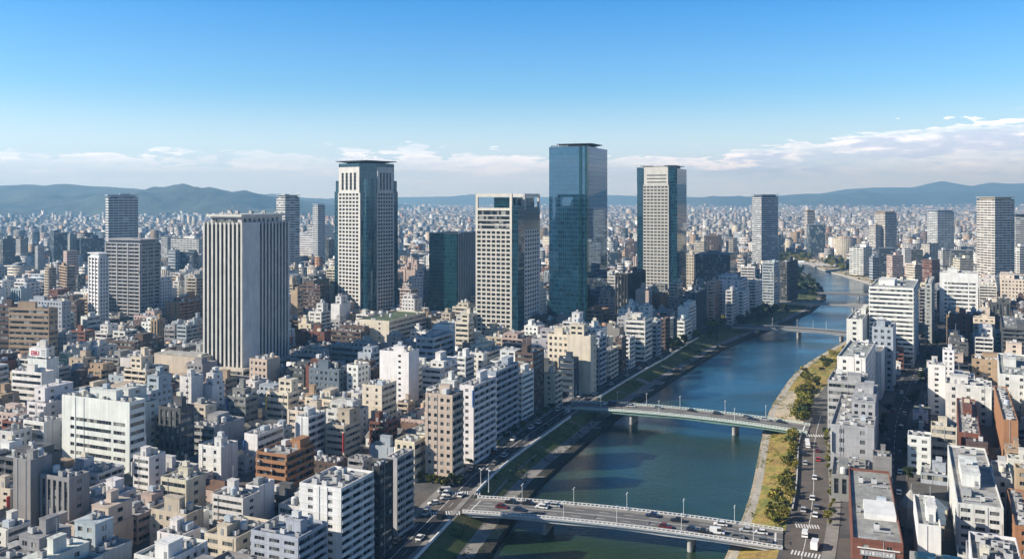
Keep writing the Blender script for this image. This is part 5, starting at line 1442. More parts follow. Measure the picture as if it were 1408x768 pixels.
# ------------------------------------------------------------------ bridges
THINGS = []
def bridge(k, width, camber, thick, dcol, rcol, piers, label, ze=.35, rail=1.0, posts=True, lanes=True, girder=None, deckmat='deckgrey'):
    a, b = BR[k]; L = float(np.linalg.norm(b - a)); t = (b - a) / L; rz = math.atan2(t[1], t[0])
    z = lambda s: ze + camber * (1 - (2 * s / L - 1) ** 2)
    n = 20; S = np.linspace(0, L, n + 1); hw = width / 2
    m = MB()
    th = lambda s: thick * (1 + .35 * (abs(((s / L * (len(piers) + 1)) % 1) - .5) * 2) ** 2)
    for s0, s1 in zip(S[:-1], S[1:]):
        q = lambda s, y, zz: (s, y, zz)
        m.poly([q(s0, -hw, z(s0)), q(s1, -hw, z(s1)), q(s1, hw, z(s1)), q(s0, hw, z(s0))], 0)
        for y, o in ((-hw, 1), (hw, -1)):
            f = [q(s0, y, z(s0) - .45), q(s1, y, z(s1) - .45), q(s1, y, z(s1)), q(s0, y, z(s0))]; m.poly(f if o > 0 else f[::-1], 1)
            g0 = [q(s0, y * .88, z(s0) - .45 - th(s0)), q(s1, y * .88, z(s1) - .45 - th(s1)), q(s1, y * .9, z(s1) - .45), q(s0, y * .9, z(s0) - .45)]; m.poly(g0 if o > 0 else g0[::-1], 2)
            u = [q(s0, y * .9, z(s0) - .45), q(s1, y * .9, z(s1) - .45), q(s1, y, z(s1) - .45), q(s0, y, z(s0) - .45)]; m.poly(u if o > 0 else u[::-1], 1)
        m.poly([q(s0, hw * .88, z(s0) - .45 - th(s0)), q(s1, hw * .88, z(s1) - .45 - th(s1)), q(s1, -hw * .88, z(s1) - .45 - th(s1)), q(s0, -hw * .88, z(s0) - .45 - th(s0))], 2)
    root = m.obj('road_bridge', [M[deckmat], M['obj'], M['obj' if girder is None else 'girder']], None, (a[0], a[1], 0), rz, dcol)
    for sgn in (-1, 1):
        m = MB()
        for s0, s1 in zip(S[:-1], S[1:]):
            ya, yb = sorted((sgn * (hw - .32), sgn * (hw - 2.4)))
            m.poly([(s0, ya, z(s0) + .16), (s1, ya, z(s1) + .16), (s1, yb, z(s1) + .16), (s0, yb, z(s0) + .16)])
            e = sgn * (hw - 2.4); f = [(s0, e, z(s0)), (s1, e, z(s1)), (s1, e, z(s1) + .16), (s0, e, z(s0) + .16)]; m.poly(f if sgn > 0 else f[::-1])
        m.obj('footway', [M['pave']], root)
        m = MB(); y0_, y1_ = sgn * hw - .16, sgn * hw + .16
        for s0, s1 in zip(S[:-1], S[1:]):
            for (za, zb_) in ((-.02, .34), (rail - .16, rail)):
                m.poly([(s0, y0_, z(s0) + za), (s1, y0_, z(s1) + za), (s1, y0_, z(s1) + zb_), (s0, y0_, z(s0) + zb_)]); m.poly([(s1, y1_, z(s1) + za), (s0, y1_, z(s0) + za), (s0, y1_, z(s0) + zb_), (s1, y1_, z(s1) + zb_)])
                m.poly([(s0, y0_, z(s0) + zb_), (s1, y0_, z(s1) + zb_), (s1, y1_, z(s1) + zb_), (s0, y1_, z(s0) + zb_)])
        if posts:
            for s in np.arange(.3, L, 1.5): m.box(s - .22, y0_ + .02, z(s) + .33, s + .22, y1_ - .02, z(s) + rail - .15)
        m.obj('railing', [M['obj']], root, color=rcol)
    for p in piers:
        s = p * L; m = MB(); zt_ = z(s) - .45 - th(s) * .9
        m.box(s - .9, -hw * .62, -7, s + .9, hw * .62, zt_ - .9)
        for y in (-hw * .62, hw * .62): m.cyl(s, y, -7, zt_ - .9, .9, 12)
        m.frustum(rect(s - .9, -hw * .66, s + .9, hw * .66), zt_ - 1.6, rect(s - 1.4, -hw * .86, s + 1.4, hw * .86), zt_ + .1)
        m.obj('pier', [M['concrete']], root)
    if lanes:
        m = MB(); li = lambda s0, s1, y, w_: m.poly([(s0, y - w_, z(s0) + .012), (s1, y - w_, z(s1) + .012), (s1, y + w_, z(s1) + .012), (s0, y + w_, z(s0) + .012)])
        for s0, s1 in zip(S[:-1], S[1:]): li(s0, s1, 0, .13)
        for y in (-hw * .38, hw * .38):
            s = 4
            while s + 4 < L: li(s, s + 3.2, y, .09); s += 8.5
        for s in (2.0, L - 2.6): m.poly([(s, -hw + 2.5, z(s) + .013), (s + .6, -hw + 2.5, z(s) + .013), (s + .6, hw - 2.5, z(s) + .013), (s, hw - 2.5, z(s) + .013)])
        m.obj('lane_marking', [M['paint']], root)
    tag(root, label, 'bridge'); return root, (lambda s: (a + t * s, z(s))), L, t
M['girder'] = simple('green_girder', (.16, .27, .23), .55)
B1, b1, B1L, b1t = bridge(1, 15.5, 1.4, 1.1, (.5, .52, .54), (.62, .62, .62), (.27, .73), 'grey road bridge with white lane lines and beaded railings, crossing closest to the viewer')
B2, b2, B2L, b2t = bridge(2, 15, 2.0, 1.3, (.50, .60, .55), (.54, .63, .59), (.30, .72), 'green-girdered arching road bridge, second one up the river', girder=1)
B3, b3, B3L, b3t = bridge(3, 14, 1.6, 1.0, (.36, .37, .38), (.3, .32, .34), (.17, .47, .76), 'dark grey flat bridge on wide piers beyond the green bridge', posts=False, lanes=False, deckmat='asphalt')
B4, b4, B4L, b4t = bridge(4, 11, 1.2, .9, (.5, .48, .44), (.46, .44, .4), (.3, .62), 'pale tan bridge reaching the wooded point at the river bend', posts=False, lanes=False)
B5, b5, B5L, b5t = bridge(5, 8, .6, .7, (.25, .24, .23), (.22, .22, .22), (.36, .66), 'narrow dark truss-like bridge just upriver of the pale tan bridge', posts=True, lanes=False)
B6, b6, B6L, b6t = bridge(6, 12, 1.5, 1.0, (.45, .47, .5), (.5, .5, .52), (.35, .68), 'small pale bridge furthest up the river before the bend closes', posts=False, lanes=False)

# ------------------------------------------------------------------ street lamps
def lamp_mesh(h):
    b = MB(); b.cyl(0, 0, 0, h, .13, 8, 0, r2=.085); b.cyl(0, 0, 0, .5, .22, 8, 0); b.bar((0, 0, h), (0, .9, h + .12), .11); b.bar((0, 0, h), (0, -.9, h + .12), .11)
    p = b.mesh('street_lamp', [M['lamp']]); b = MB(); b.box(-.2, -.45, -.09, .2, .45, .09); return p, b.mesh('lamp_head', [M['lamp']])
M['lamp'] = simple('pale_lamp_paint', (.66, .68, .68), .45)
LP, LHD = lamp_mesh(7.2)
def lamp(x, y, z, rz, label, group, k=1.0):
    o = link('street_lamp', LP, None, (x, y, z), rz, None, (k, k, k))
    for s in (-1, 1): link('lamp_head', LHD, o, (0, s * 1.1, 7.3))
    tag(o, label, 'street lamp', group); return o
WHERE = ['city end', 'quarter span', 'near mid-span', 'past mid-span', 'three-quarter span', 'park end']
def edge_lamp(bf, L, t, hw, side, pxs, zoff, phrase, grp, k=1.0):
    n = np.array([-t[1], t[0]]) * side * hw
    for i, px in enumerate(pxs):
        kk = (px - CX) / F; p0, p1 = bf(0)[0] + n, bf(L)[0] + n; dv = p1 - p0
        s = (kk * p0[1] - p0[0]) / (dv[0] - kk * dv[1]) * L
        if not 0 <= s <= L: s = min(max(s, 1), L - 1)
        p, z = bf(s)
        lamp(p[0] + n[0], p[1] + n[1], z + zoff, math.atan2(t[1], t[0]), 'white lamp post on the %s, %s' % (phrase, WHERE[min(5, int(s / L * 6))]), grp, k)
edge_lamp(b1, B1L, b1t, 7.2, 1, (718, 789, 862, 940, 1010), .16, 'upriver side of the grey bridge', 'lamp posts along the grey bridge', .8)
edge_lamp(b1, B1L, b1t, 7.2, -1, (706, 775, 848, 937, 1036), .16, 'downriver side of the grey bridge', 'lamp posts along the grey bridge', .8)
edge_lamp(b2, B2L, b2t, 7.0, 1, (797, 849, 889, 935, 997, 1053), .16, 'upriver side of the green bridge', 'lamp posts along the green bridge', .85)
edge_lamp(b2, B2L, b2t, 7.0, -1, (826, 906, 1010), .16, 'downriver side of the green bridge', 'lamp posts along the green bridge', .85)
edge_lamp(b3, B3L, b3t, 6.5, 1, (1062, 1096, 1118, 1136), .16, 'far railing of the dark flat bridge', 'lamp posts along the dark bridge', .9)
for i, (x, y) in enumerate([px2(672, 676), px2(661, 668), px2(792, 545), px2(818, 541)]):
    lamp(x, y, 0, .4, ['tall white lamp post at the grass corner of the near crossing', 'white lamp post at the kerb of the near crossing', 'white lamp post at the city end junction of the green bridge', 'lamp post on the kerb just short of the green bridge'][i], 'lamp posts at the crossings', 1.15 if i == 0 else .9)

# ------------------------------------------------------------------ cars
CARM = {}
def car_meshes(kind):
    if kind in CARM: return CARM[kind]
    L, Wd, hb, hc = {'car': (4.5, 1.8, .78, 1.45), 'van': (4.9, 1.9, .95, 2.0), 'truck': (6.2, 2.1, .9, 2.7)}[kind]
    b = MB(); x0, x1, y = -L / 2, L / 2, Wd / 2
    sec = [(x0, .35, .62), (x0 + .12, .28, hb), (x1 - 1.1, .28, hb), (x1 - .1, .28, hb - .12), (x1, .35, .55)]
    for (a, l0, h0), (c, l1, h1) in zip(sec[:-1], sec[1:]):
        b.poly([(a, -y, l0), (c, -y, l1), (c, -y, h1), (a, -y, h0)]); b.poly([(c, y, l1), (a, y, l0), (a, y, h0), (c, y, h1)]); b.poly([(a, -y, h0), (c, -y, h1), (c, y, h1), (a, y, h0)]); b.poly([(a, y, l0), (c, y, l1), (c, -y, l1), (a, -y, l0)])
    b.poly([(x0, y, .35), (x0, -y, .35), (x0, -y, .62), (x0, y, .62)]); b.poly([(x1, -y, .35), (x1, y, .35), (x1, y, .55), (x1, -y, .55)])
    k0, k1, r0, r1 = {'car': (x0 + .35, x1 - 1.15, x0 + 1.0, x1 - 1.9), 'van': (x0 + .05, x1 - .7, x0 + .2, x1 - 1.3), 'truck': (x1 - 1.9, x1 - .15, x1 - 1.85, x1 - .5)}[kind]
    yt = y * .84; hr = hc if kind != 'truck' else 2.0
    g_ = MB(); g_.frustum(rect(k0, -y * .96, k1, y * .96), hb + .001, rect(r0, -yt, r1, yt), hr - .06)
    rf = MB(); rf.prism(rect(r0 - .03, -yt - .02, r1 + .03, yt + .02), hr - .06, hr)
    if kind == 'van': rf.box(x0 + .1, -y * .98, hb + .002, x1 - 2.4, y * .98, hr - .07)
    if kind == 'truck': rf.box(x0, -y * 1.02, hb - .1, x1 - 2.05, y * 1.02, hc)
    wh = MB(); ns = 10; c_ = [(.33 * math.cos(2 * math.pi * i / ns), .33 * math.sin(2 * math.pi * i / ns)) for i in range(ns)]
    for i in range(ns):
        p, q = c_[i], c_[(i + 1) % ns]; wh.poly([(p[0], -.1, p[1]), (p[0], .1, p[1]), (q[0], .1, q[1]), (q[0], -.1, q[1])])
    wh.poly([(p[0], -.1, p[1]) for p in c_]); wh.poly([(p[0], .1, p[1]) for p in reversed(c_)])
    CARM[kind] = (b.mesh(kind, [M['carpaint']]), g_.mesh('windows', [M['carglass']]), rf.mesh('roof', [M['carpaint']]), wh.mesh('wheel', [M['dark']]), [(sx * L * .31, sy * (y - .1), .33) for sx in (-1, 1) for sy in (-1, 1)])
    return CARM[kind]
M['carpaint'] = simple('car_paint', (.5, .5, .5), .3, .5, .04, 1, objcol=True)
M['carglass'] = simple('car_glass', (.015, .018, .022), .08, .7, .05)
CC = {'white': (.75, .75, .74), 'silver': (.45, .46, .47), 'black': (.015, .016, .018), 'dark blue': (.02, .03, .08), 'dark red': (.14, .015, .02), 'grey': (.16, .165, .17), 'red': (.4, .03, .025)}
def car(x, y, z, head, colr, kind, label, group):
    bd, gl, rf, wh, wp = car_meshes(kind)
    nm = {'car': 'car', 'van': 'van', 'truck': 'box_truck'}[kind]
    o = link(nm, bd, None, (x, y, z), head, CC[colr]); link('cabin_glass', gl, o); link('roof', rf, o, color=CC[colr])
    for p in wp: link('wheel', wh, o, p)
    tag(o, label, {'car': 'car', 'van': 'van', 'truck': 'truck'}[kind], group)
def spot_word(f): return WHERE[min(5, max(0, int(f * 6)))]
def bridge_car(bf, L, t, px, py, colr, kind, phrase, group, dirn):
    x, y = px2(px, py, 1.6); p0 = bf(0)[0]; s = (np.array([x, y]) - p0) @ t; o = (np.array([x, y]) - p0) @ np.array([-t[1], t[0]])
    s = min(max(s, 3), L - 3); o = max(-4.4, min(4.4, o)); p, z = bf(s); n = np.array([-t[1], t[0]])
    lane = ('upriver' if o > 0 else 'downriver')
    slope = math.atan2(bf(s + 1)[1] - bf(s - 1)[1], 2)
    car(p[0] + n[0] * o, p[1] + n[1] * o, z + .015, math.atan2(t[1], t[0]) + (0 if dirn > 0 else math.pi), colr, kind, '%s %s in the %s lanes of the %s, %s' % (colr, {'car': 'car', 'van': 'van', 'truck': 'box truck'}[kind], lane, phrase, spot_word(s / L)), group)
for px, py, c, k in [(708, 683, 'black', 'car'), (728, 688, 'black', 'car'), (690, 695, 'dark red', 'car'), (714, 700, 'dark blue', 'car'), (751, 692, 'white', 'car'), (766, 690, 'silver', 'car'), (897, 709, 'dark blue', 'car'),
                     (931, 716, 'black', 'car'), (915, 725, 'dark red', 'car'), (953, 728, 'dark blue', 'car'), (968, 733, 'black', 'car'), (991, 719, 'white', 'car'), (986, 731, 'white', 'van'), (1026, 727, 'silver', 'car'), (1046, 729, 'white', 'car'), (745, 697, 'white', 'car'), (1014, 736, 'grey', 'car'), (1052, 740, 'grey', 'car')]:
    bridge_car(b1, B1L, b1t, px, py, c, k, 'grey bridge', 'cars on the grey bridge', 1 if py - (683 + (px - 690) * .12) > 8 else -1)
for px, py, c, k in [(845, 558, 'dark blue', 'truck'), (868, 560, 'silver', 'car'), (905, 563, 'grey', 'car'), (955, 563, 'black', 'car'), (990, 566, 'black', 'car'), (1029, 572, 'grey', 'car'), (1034, 577, 'dark blue', 'car'), (1054, 574, 'silver', 'car'), (1074, 578, 'black', 'car'), (830, 553, 'white', 'car')]:
    bridge_car(b2, B2L, b2t, px, py, c, k, 'green bridge', 'cars on the green bridge', 1)
def road_dir(P, y): return math.atan2(np.interp(y + 4, P[:, 1], P[:, 1]) - (y - 4), xat(P, y + 4) - xat(P, y - 4))
q = random.Random(21)
ylab = lambda y, a: next(s for lim, s in a if y < lim)
def road_cars(P, lanes, y0, y1, phrase, group, seg, gap, kinds=('car', 'car', 'car', 'car', 'van'), parked=False):
    T = np.gradient(P, axis=0); T /= np.linalg.norm(T, axis=1)[:, None]
    used = {}
    for ln, dirn in lanes:
        O = offset(P, abs(ln), 1 if ln > 0 else -1) if ln else P; y = y0 + q.uniform(0, 12)
        while y < y1:
            c = q.choice(['white', 'white', 'silver', 'black', 'grey', 'dark blue', 'dark red', 'white']); k = q.choice(kinds)
            lab = '%s %s %s %s' % (c, {'car': 'car', 'van': 'van', 'truck': 'box truck'}[k], phrase, ylab(y, seg))
            car(xat(O, y), y, .03, road_dir(O, y) + (math.pi if dirn < 0 else 0), c, k, lab, group + ' ' + ylab(y, seg)); y += q.uniform(*gap)
LSEG = [(300, 'below the near crossing'), (345, 'at the grey bridge crossing'), (400, 'above the grey bridge'), (460, 'short of the green bridge'), (540, 'above the green bridge'), (2000, 'along the wooded bank')]
road_cars(offset(LW, wl + 8.1, 1), [(3.0, -1), (-3.0, 1)], 262, 640, 'on the city-bank road', 'cars on the city-bank road', LSEG, (9, 30))
RSEG = [(330, 'near the end of the grey bridge'), (370, 'beside the yellowing trees'), (2000, 'close to the green bridge')]
for px, py, c, k in [(1110, 607, 'white', 'van'), (1111, 612, 'white', 'van'), (1106, 623, 'black', 'car'), (1107, 635, 'silver', 'car'), (1120, 655, 'white', 'car'), (1117, 683, 'white', 'car'), (1105, 699, 'silver', 'car'), (1121, 706, 'white', 'car'), (1125, 630, 'red', 'car'), (1124, 618, 'dark red', 'car'), (1123, 695, 'grey', 'car')]:
    x, y = px2(px, py, .7); car(x, y, .03, road_dir(RW, y), c, k, '%s %s on the park-side road %s' % (c, k, ylab(y, RSEG)), 'vehicles on the park-side road %s %s' % (c, ylab(y, RSEG)))
x, y = px2(1107, 732, 1); car(x, y, .04, 1.2, 'white', 'van', 'rounded white van alone in the junction at the park end of the grey bridge', 'vans at the junction')
x, y = px2(1121, 748, 1); car(x, y, .04, 1.1, 'white', 'truck', 'white box truck waiting at the zebra crossing by the red brick building', 'vans at the junction')
for px, py, c, k, l in [(611, 674, 'silver', 'van', 'silver van turning at the foot of the slim beige tower'), (614, 683, 'silver', 'car', 'silver car heading into the cross street at the near crossing'), (597, 690, 'white', 'car', 'white car stopped before the zebra stripes at the near crossing')]:
    x, y = px2(px, py, .7); car(x, y, .04, .3 + math.pi, c, k, l, None)
SSEG = [(400, 'near its open end'), (500, 'by the white-edged block'), (2000, 'at the far shaded end')]
road_cars(STR, [(2.6, -1), (-2.6, 1)], 330, 760, 'on the shaded side street', 'cars on the shaded side street', SSEG, (22, 60))

# ------------------------------------------------------------------ embankment walls and fittings
def ribbon_wall(name, A, th, z0, z1, sel, m, label, cat):
    b = MB(); B = offset(A, th, 1)
    idx = [i for i in range(len(A)) if sel[0] <= A[i][1] <= sel[1]]
    for i, j in zip(idx[:-1], idx[1:]):
        b.poly([(*A[j], z0), (*A[i], z0), (*A[i], z1), (*A[j], z1)]); b.poly([(*B[i], z0), (*B[j], z0), (*B[j], z1), (*B[i], z1)]); b.poly([(*A[i], z1), (*B[i], z1), (*B[j], z1), (*A[j], z1)][::-1])
    o = b.obj(name, [M[m]]); return tag(o, label, cat)
LA = offset(LW, wl + .25, 1)
ribbon_wall('flood_wall', LA, .5, -.6, .95, (255, 306), 'white', 'low white flood wall along the city bank downriver of the grey bridge', 'wall')
ribbon_wall('flood_wall', LA, .5, -.6, .95, (327, 456), 'white', 'low white flood wall along the city bank between grey and green bridges', 'wall')
ribbon_wall('flood_wall', LA, .5, -.6, .95, (482, 700), 'white', 'low white flood wall along the city bank beyond the green bridge', 'wall')
RA = offset(RW, wr + .9, -1)
ribbon_wall('garden_wall', RA, .45, -.8, .9, (302, 418), 'stone', 'pale low wall between the yellowing garden and the park-side road', 'wall')
b = MB()                                         # cross paths and small landings on the city bank
def patch(u0, u1, y, wdt, m=0, z=.02):
    """strip across the bank at row y, from offset u0 to u1"""
    A0, A1 = offset(LW, u0, 1), offset(LW, u1, 1)
    zz = lambda u: -3.62 if u < 9.2 else -3.4 + 3.4 * (u - 9.2) / (float(np.interp(y, LW[:, 1], wl)) - 9.2)
    p = [(xat(A0, y), y, zz(u0) + z), (xat(A0, y + wdt), y + wdt, zz(u0) + z), (xat(A1, y + wdt), y + wdt, zz(u1) + z), (xat(A1, y), y, zz(u1) + z)]
    b.poly(p[::-1], m)
for y, wd in ((361, 1.4), (395, 1.2), (438, 1.6), (509, 1.4), (540, 9), (583, 6)): patch(.6, 9.0, y, wd); patch(9.3, 15.5, y + 1.5, wd * .6)
patch(.5, 4.1, 296, 9, 1); patch(.6, 8, 516, 12, 1); patch(12.0, 12.6, 331, 24); patch(12.0, 12.6, 366, 22)
struct(b.obj('path', [M['pave'], M['sand']]))

# ------------------------------------------------------------------ trees
def crown_mesh(name, seed, leaf, r=3.2, hgt=5.2, base=2.2, n=620, sz=.62):
    q = random.Random(seed); b = MB(); V, Fc = [], []
    lobes = [(q.uniform(-.62, .62) * r, q.uniform(-.62, .62) * r, base + hgt * q.uniform(.15, .85), r * q.uniform(.22, .55)) for _ in range(10)]
    for _ in range(n):
        lx, ly, lz, lr = q.choice(lobes); a, c = q.uniform(0, 2 * math.pi), q.uniform(-1, 1); rr = lr * q.uniform(.55, 1.08) ; s = math.sqrt(1 - c * c)
        p = Vector((lx + rr * s * math.cos(a), ly + rr * s * math.sin(a), lz + rr * c * .85))
        nrm = Vector((q.uniform(-1, 1), q.uniform(-1, 1), q.uniform(-.3, 1))).normalized(); t = nrm.orthogonal().normalized(); u = nrm.cross(t); k = sz * q.uniform(.6, 1.35)
        i = len(V); V += [p - t * k - u * k * .6, p + t * k - u * k * .6, p + t * k * .8 + u * k * .7, p - t * k * .7 + u * k * .8]; Fc.append((i, i + 1, i + 2, i + 3))
    me = bpy.data.meshes.new(name); me.from_pydata([tuple(v) for v in V], [], Fc); me.materials.append(M[leaf]); me.update(); return me
def trunk_mesh():
    b = MB(); b.cyl(0, 0, -.3, 3.2, .26, 8, 0, r2=.16)
    for a in (0, 2.1, 4.2): b.bar((0, 0, 2.4), (1.3 * math.cos(a), 1.3 * math.sin(a), 4.6), .13)
    return b.mesh('trunk', [M['bark']])
CR = {k: [crown_mesh('crown', 10 * k + j, 'leaf%d' % k, 2.8 + .32 * j, 5.6 - .35 * j, 2.0, 560, .46 + .03 * j) for j in range(5)] for k in range(3)}
TRK = trunk_mesh()
qt = random.Random(33)
FAR_TREES = []
def tree(x, y, z, k, s, label, group):
    if y > 980: FAR_TREES.append((x, y, z, k, s)); return
    o = link('tree', TRK, None, (x, y, z), qt.uniform(0, 6.28), None, (s * qt.uniform(.8, 1.25), s * qt.uniform(.8, 1.25), s * qt.uniform(.75, 1.2))); link('crown', qt.choice(CR[k]), o)
    tag(o, label, 'tree', group)
def bankz(u, w0): return -3.4 + 3.4 * max(0, min(1, (u - 9.2) / max(1, w0 - 9.2)))
def along(P, wdt, side, y0, y1, gap, urange, kinds, smin, smax, zf, label, group):
    y = y0
    while y < y1:
        u = qt.uniform(*urange); O = offset(P, u, side); w0 = float(np.interp(y, P[:, 1], wdt))
        tree(float(xat(O, y)), y, zf(u, w0), qt.choice(kinds), qt.uniform(smin, smax), label, group); y += qt.uniform(*gap)
wlm, wrm = wl, wr
# yellowing garden trees by the park-side road
along(RW, wr, -1, 300, 352, (1.5, 2.8), (8.5, 15.5), (1, 1, 2, 1), .24, .62, lambda u, w0: -3.2 + 3.2 * (u - 5) / (w0 - 5), 'yellow-green garden tree clustered by the grey bridge on the park bank', 'yellowing trees by the grey bridge')
along(RW, wr, -1, 352, 418, (2.2, 4.4), (12.5, 15.6), (1, 1, 0, 2), .28, .62, lambda u, w0: -3.2 + 3.2 * (u - 5) / (w0 - 5), 'olive green tree lining the park-side road wall short of the green bridge', 'olive trees along the park road wall')
along(RW, wr, -1, 434, 528, (2.2, 4.0), (13.5, 20), (1, 1, 1, 0, 2), .45, .98, lambda u, w0: -3.2 + 3.2 * (u - 5) / (w0 - 5), 'olive green tree in the line behind the pale riverside plaza', 'olive trees behind the riverside plaza')
along(RW, wr, -1, 536, 640, (5, 9), (7, 19), (1, 1, 0, 2), .4, .75, lambda u, w0: -3.2 + 3.2 * (u - 5) / (w0 - 5), 'small bushy tree on the rough grass past the riverside plaza', 'small trees on the rough grass')
# kerbside planting of the park-side road
along(RW, wr, -1, 298, 420, (2.8, 6.2), (wr[40] + 12.9, wr[40] + 14.8), (1, 2, 0, 2), .2, .45, lambda u, w0: .12, 'small street tree in the kerbside strip facing the red brick building row', 'street trees along the park-side road')
# dark promenade trees on the city bank
along(LW, wl, 1, 505, 640, (5, 9), (wl[60] + .2, wl[60] + 3), (0, 0, 0, 1), .55, .9, lambda u, w0: 0, 'dark green tree along the promenade above the green bridge', 'dark trees along the city promenade')
along(LW, wl, 1, 640, 900, (6.5, 9.5), (16, 34), (0, 0, 0, 1), .7, 1.15, lambda u, w0: bankz(u, w0), 'dark green tree in the wooded bank beside the dark flat bridge', 'trees on the wooded city bank')
along(LW, wl, 1, 655, 900, (9, 13), (30, 46), (0, 0, 0, 1), .8, 1.2, lambda u, w0: 0, 'dark tree along the road behind the wooded bank', 'trees on the road behind the wooded bank')
along(LW, wl, 1, 1000, 1560, (9, 13), (5, 30), (0, 0, 0), .9, 1.35, lambda u, w0: bankz(u, w0), 'dark green tree on the wooded point upriver of the pale tan bridge', 'trees on the wooded point')
along(RW, wr, -1, 1070, 1560, (8, 12), (16, 44), (1, 1, 0, 1), .95, 1.35, lambda u, w0: -3.2 + 3.2 * max(0, u - 5) / (w0 - 5), 'olive green tree lining the sandy bank upriver', 'trees along the sandy far bank')
along(RW, wr, -1, 1120, 1430, (20, 30), (22, 38), (1, 2, 0), .6, .9, lambda u, w0: -2, 'low bushy tree on the sandy bank upriver', 'bushes on the sandy far bank')
# street trees by the beige tower and along the side street
for i, (px, py) in enumerate([(590, 662), (597, 664), (604, 665), (611, 667), (619, 668), (631, 668), (575, 660)]):
    x, y = px2(px, py); tree(x, y, 0, qt.choice((0, 1)), qt.uniform(.45, .7), 'leafy street tree at the foot of the slim beige tower by the crossing', 'street trees below the slim beige tower')
OL = offset(LW, wl + 14.4, 1)
for y in np.arange(262, 470, 9.5):
    if 300 < y < 338: continue
    tree(float(xat(OL, y)), y, .1, qt.choice((0, 0, 1)), qt.uniform(.34, .55), 'small dark street tree along the building side of the city-bank road', 'street trees along the city-bank road')
for y in np.arange(345, 700, 16.):
    sd_ = qt.choice((-1, 1)); O = offset(STR, 5.6, sd_); tree(float(xat(O, y)), y, 0, 0, qt.uniform(.5, .8), 'dark street tree in the shaded side street between the blocks', 'trees in the shaded side street')
# weeds and low shrubs along the water's edge and slopes: nobody could count them
def weeds(name, P, wdt, side, y0, y1, n, u0, u1, zf, leaf, sz):
    V, Fc = [], []
    for _ in range(n):
        y = qt.uniform(y0, y1); w0 = float(np.interp(y, P[:, 1], wdt)); u = qt.uniform(u0, u1 if u1 > 0 else w0 + u1)
        i = int(np.searchsorted(P[:, 1], y)); i = min(max(i, 1), len(P) - 2); T = P[i + 1] - P[i - 1]; T = T / np.linalg.norm(T); N = np.array([-T[1], T[0]]) * side
        if vnoise(np.array(y / 9.), np.array(u / 5.), 2) < .05: continue
        x = float(xat(P, y)) + N[0] * u; yy_ = y + N[1] * u; z = zf(u, w0)
        for _k in range(7):
            c = Vector((x + qt.gauss(0, .7), yy_ + qt.gauss(0, .7), z + abs(qt.gauss(.25, .3)))); a = qt.uniform(0, 6.28); t_ = Vector((math.cos(a), math.sin(a), qt.uniform(-.4, .4))) * sz * qt.uniform(.6, 1.4); q_ = Vector((-math.sin(a) * .5, math.cos(a) * .5, .8)) * sz * qt.uniform(.5, 1.1)
            j = len(V); V += [tuple(c - t_), tuple(c + t_), tuple(c + t_ * .7 + q_), tuple(c - t_ * .6 + q_)]; Fc.append((j, j + 1, j + 2, j + 3))
    me = bpy.data.meshes.new(name); me.from_pydata(V, [], Fc); me.materials.append(M[leaf]); me.update(); o = link(name, me); o['kind'] = 'stuff'; o['label'] = 'low weeds and shrubs growing in patches along the river bank'
zr_ = lambda u, w0: -3.2 + 3.2 * max(0, u - 3.6) / max(1, w0 - 3.6)
weeds('undergrowth', RW, wr, -1, 296, 640, 900, .3, -.5, zr_, 'leaf1', .34)
weeds('undergrowth', RW, wr, -1, 1080, 1580, 500, .5, -.5, zr_, 'leaf0', .8)
weeds('undergrowth', LW, wl, 1, 262, 640, 900, 3.2, -.3, lambda u, w0: bankz(u, w0) - (.25 if u < 9 else 0), 'leaf0', .34)
weeds('undergrowth', LW, wl, 1, 640, 1560, 900, 2.0, -.5, lambda u, w0: bankz(u, w0), 'leaf0', .7)
for y in np.arange(1592, 1706, 9.):
    for fx in (.1, .3, .5, .7, .9): tree(float(xat(LTOP, y)) * (1 - fx) + float(xat(RTOP, y)) * fx + qt.uniform(-3, 3), y, -2, qt.choice((0, 1)), qt.uniform(.8, 1.2), 'dark tree closing off the far end of the river', 'trees at the river end')
V, Fc, Mi = [], [], []; off = 0                    # the far wood reads as one mass
for (x, y, z, k, s) in FAR_TREES:
    me = qt.choice(CR[k]); v = np.empty(len(me.vertices) * 3); me.vertices.foreach_get('co', v); v = v.reshape(-1, 3)[:1200] * s * np.array([qt.uniform(.8, 1.25), qt.uniform(.8, 1.25), qt.uniform(.8, 1.2)])
    v = v + np.array([x, y, z]); V.append(v); nq = len(v) // 4; Fc.append(np.arange(nq * 4).reshape(-1, 4) + off); Mi.append(np.full(nq, k)); off += len(v)
me = bpy.data.meshes.new('woodland'); me.from_pydata(np.concatenate(V).tolist(), [], np.concatenate(Fc).tolist())
for k in range(3): me.materials.append(M['leaf%d' % k])
me.polygons.foreach_set('material_index', np.concatenate(Mi)); me.update(); o = link('woodland', me); o['kind'] = 'stuff'; o['label'] = 'far wooded banks along the river bend'
# park behind the green-roofed hall
for px, py in [(196, 505), (202, 503), (207, 501), (190, 507), (213, 500)]:
    x, y = px2(px, py); tree(x, y, 0, 0, 1.15, 'dense green tree beside the pale hall at the foot of the ribbed tower', 'trees beside the pale hall')

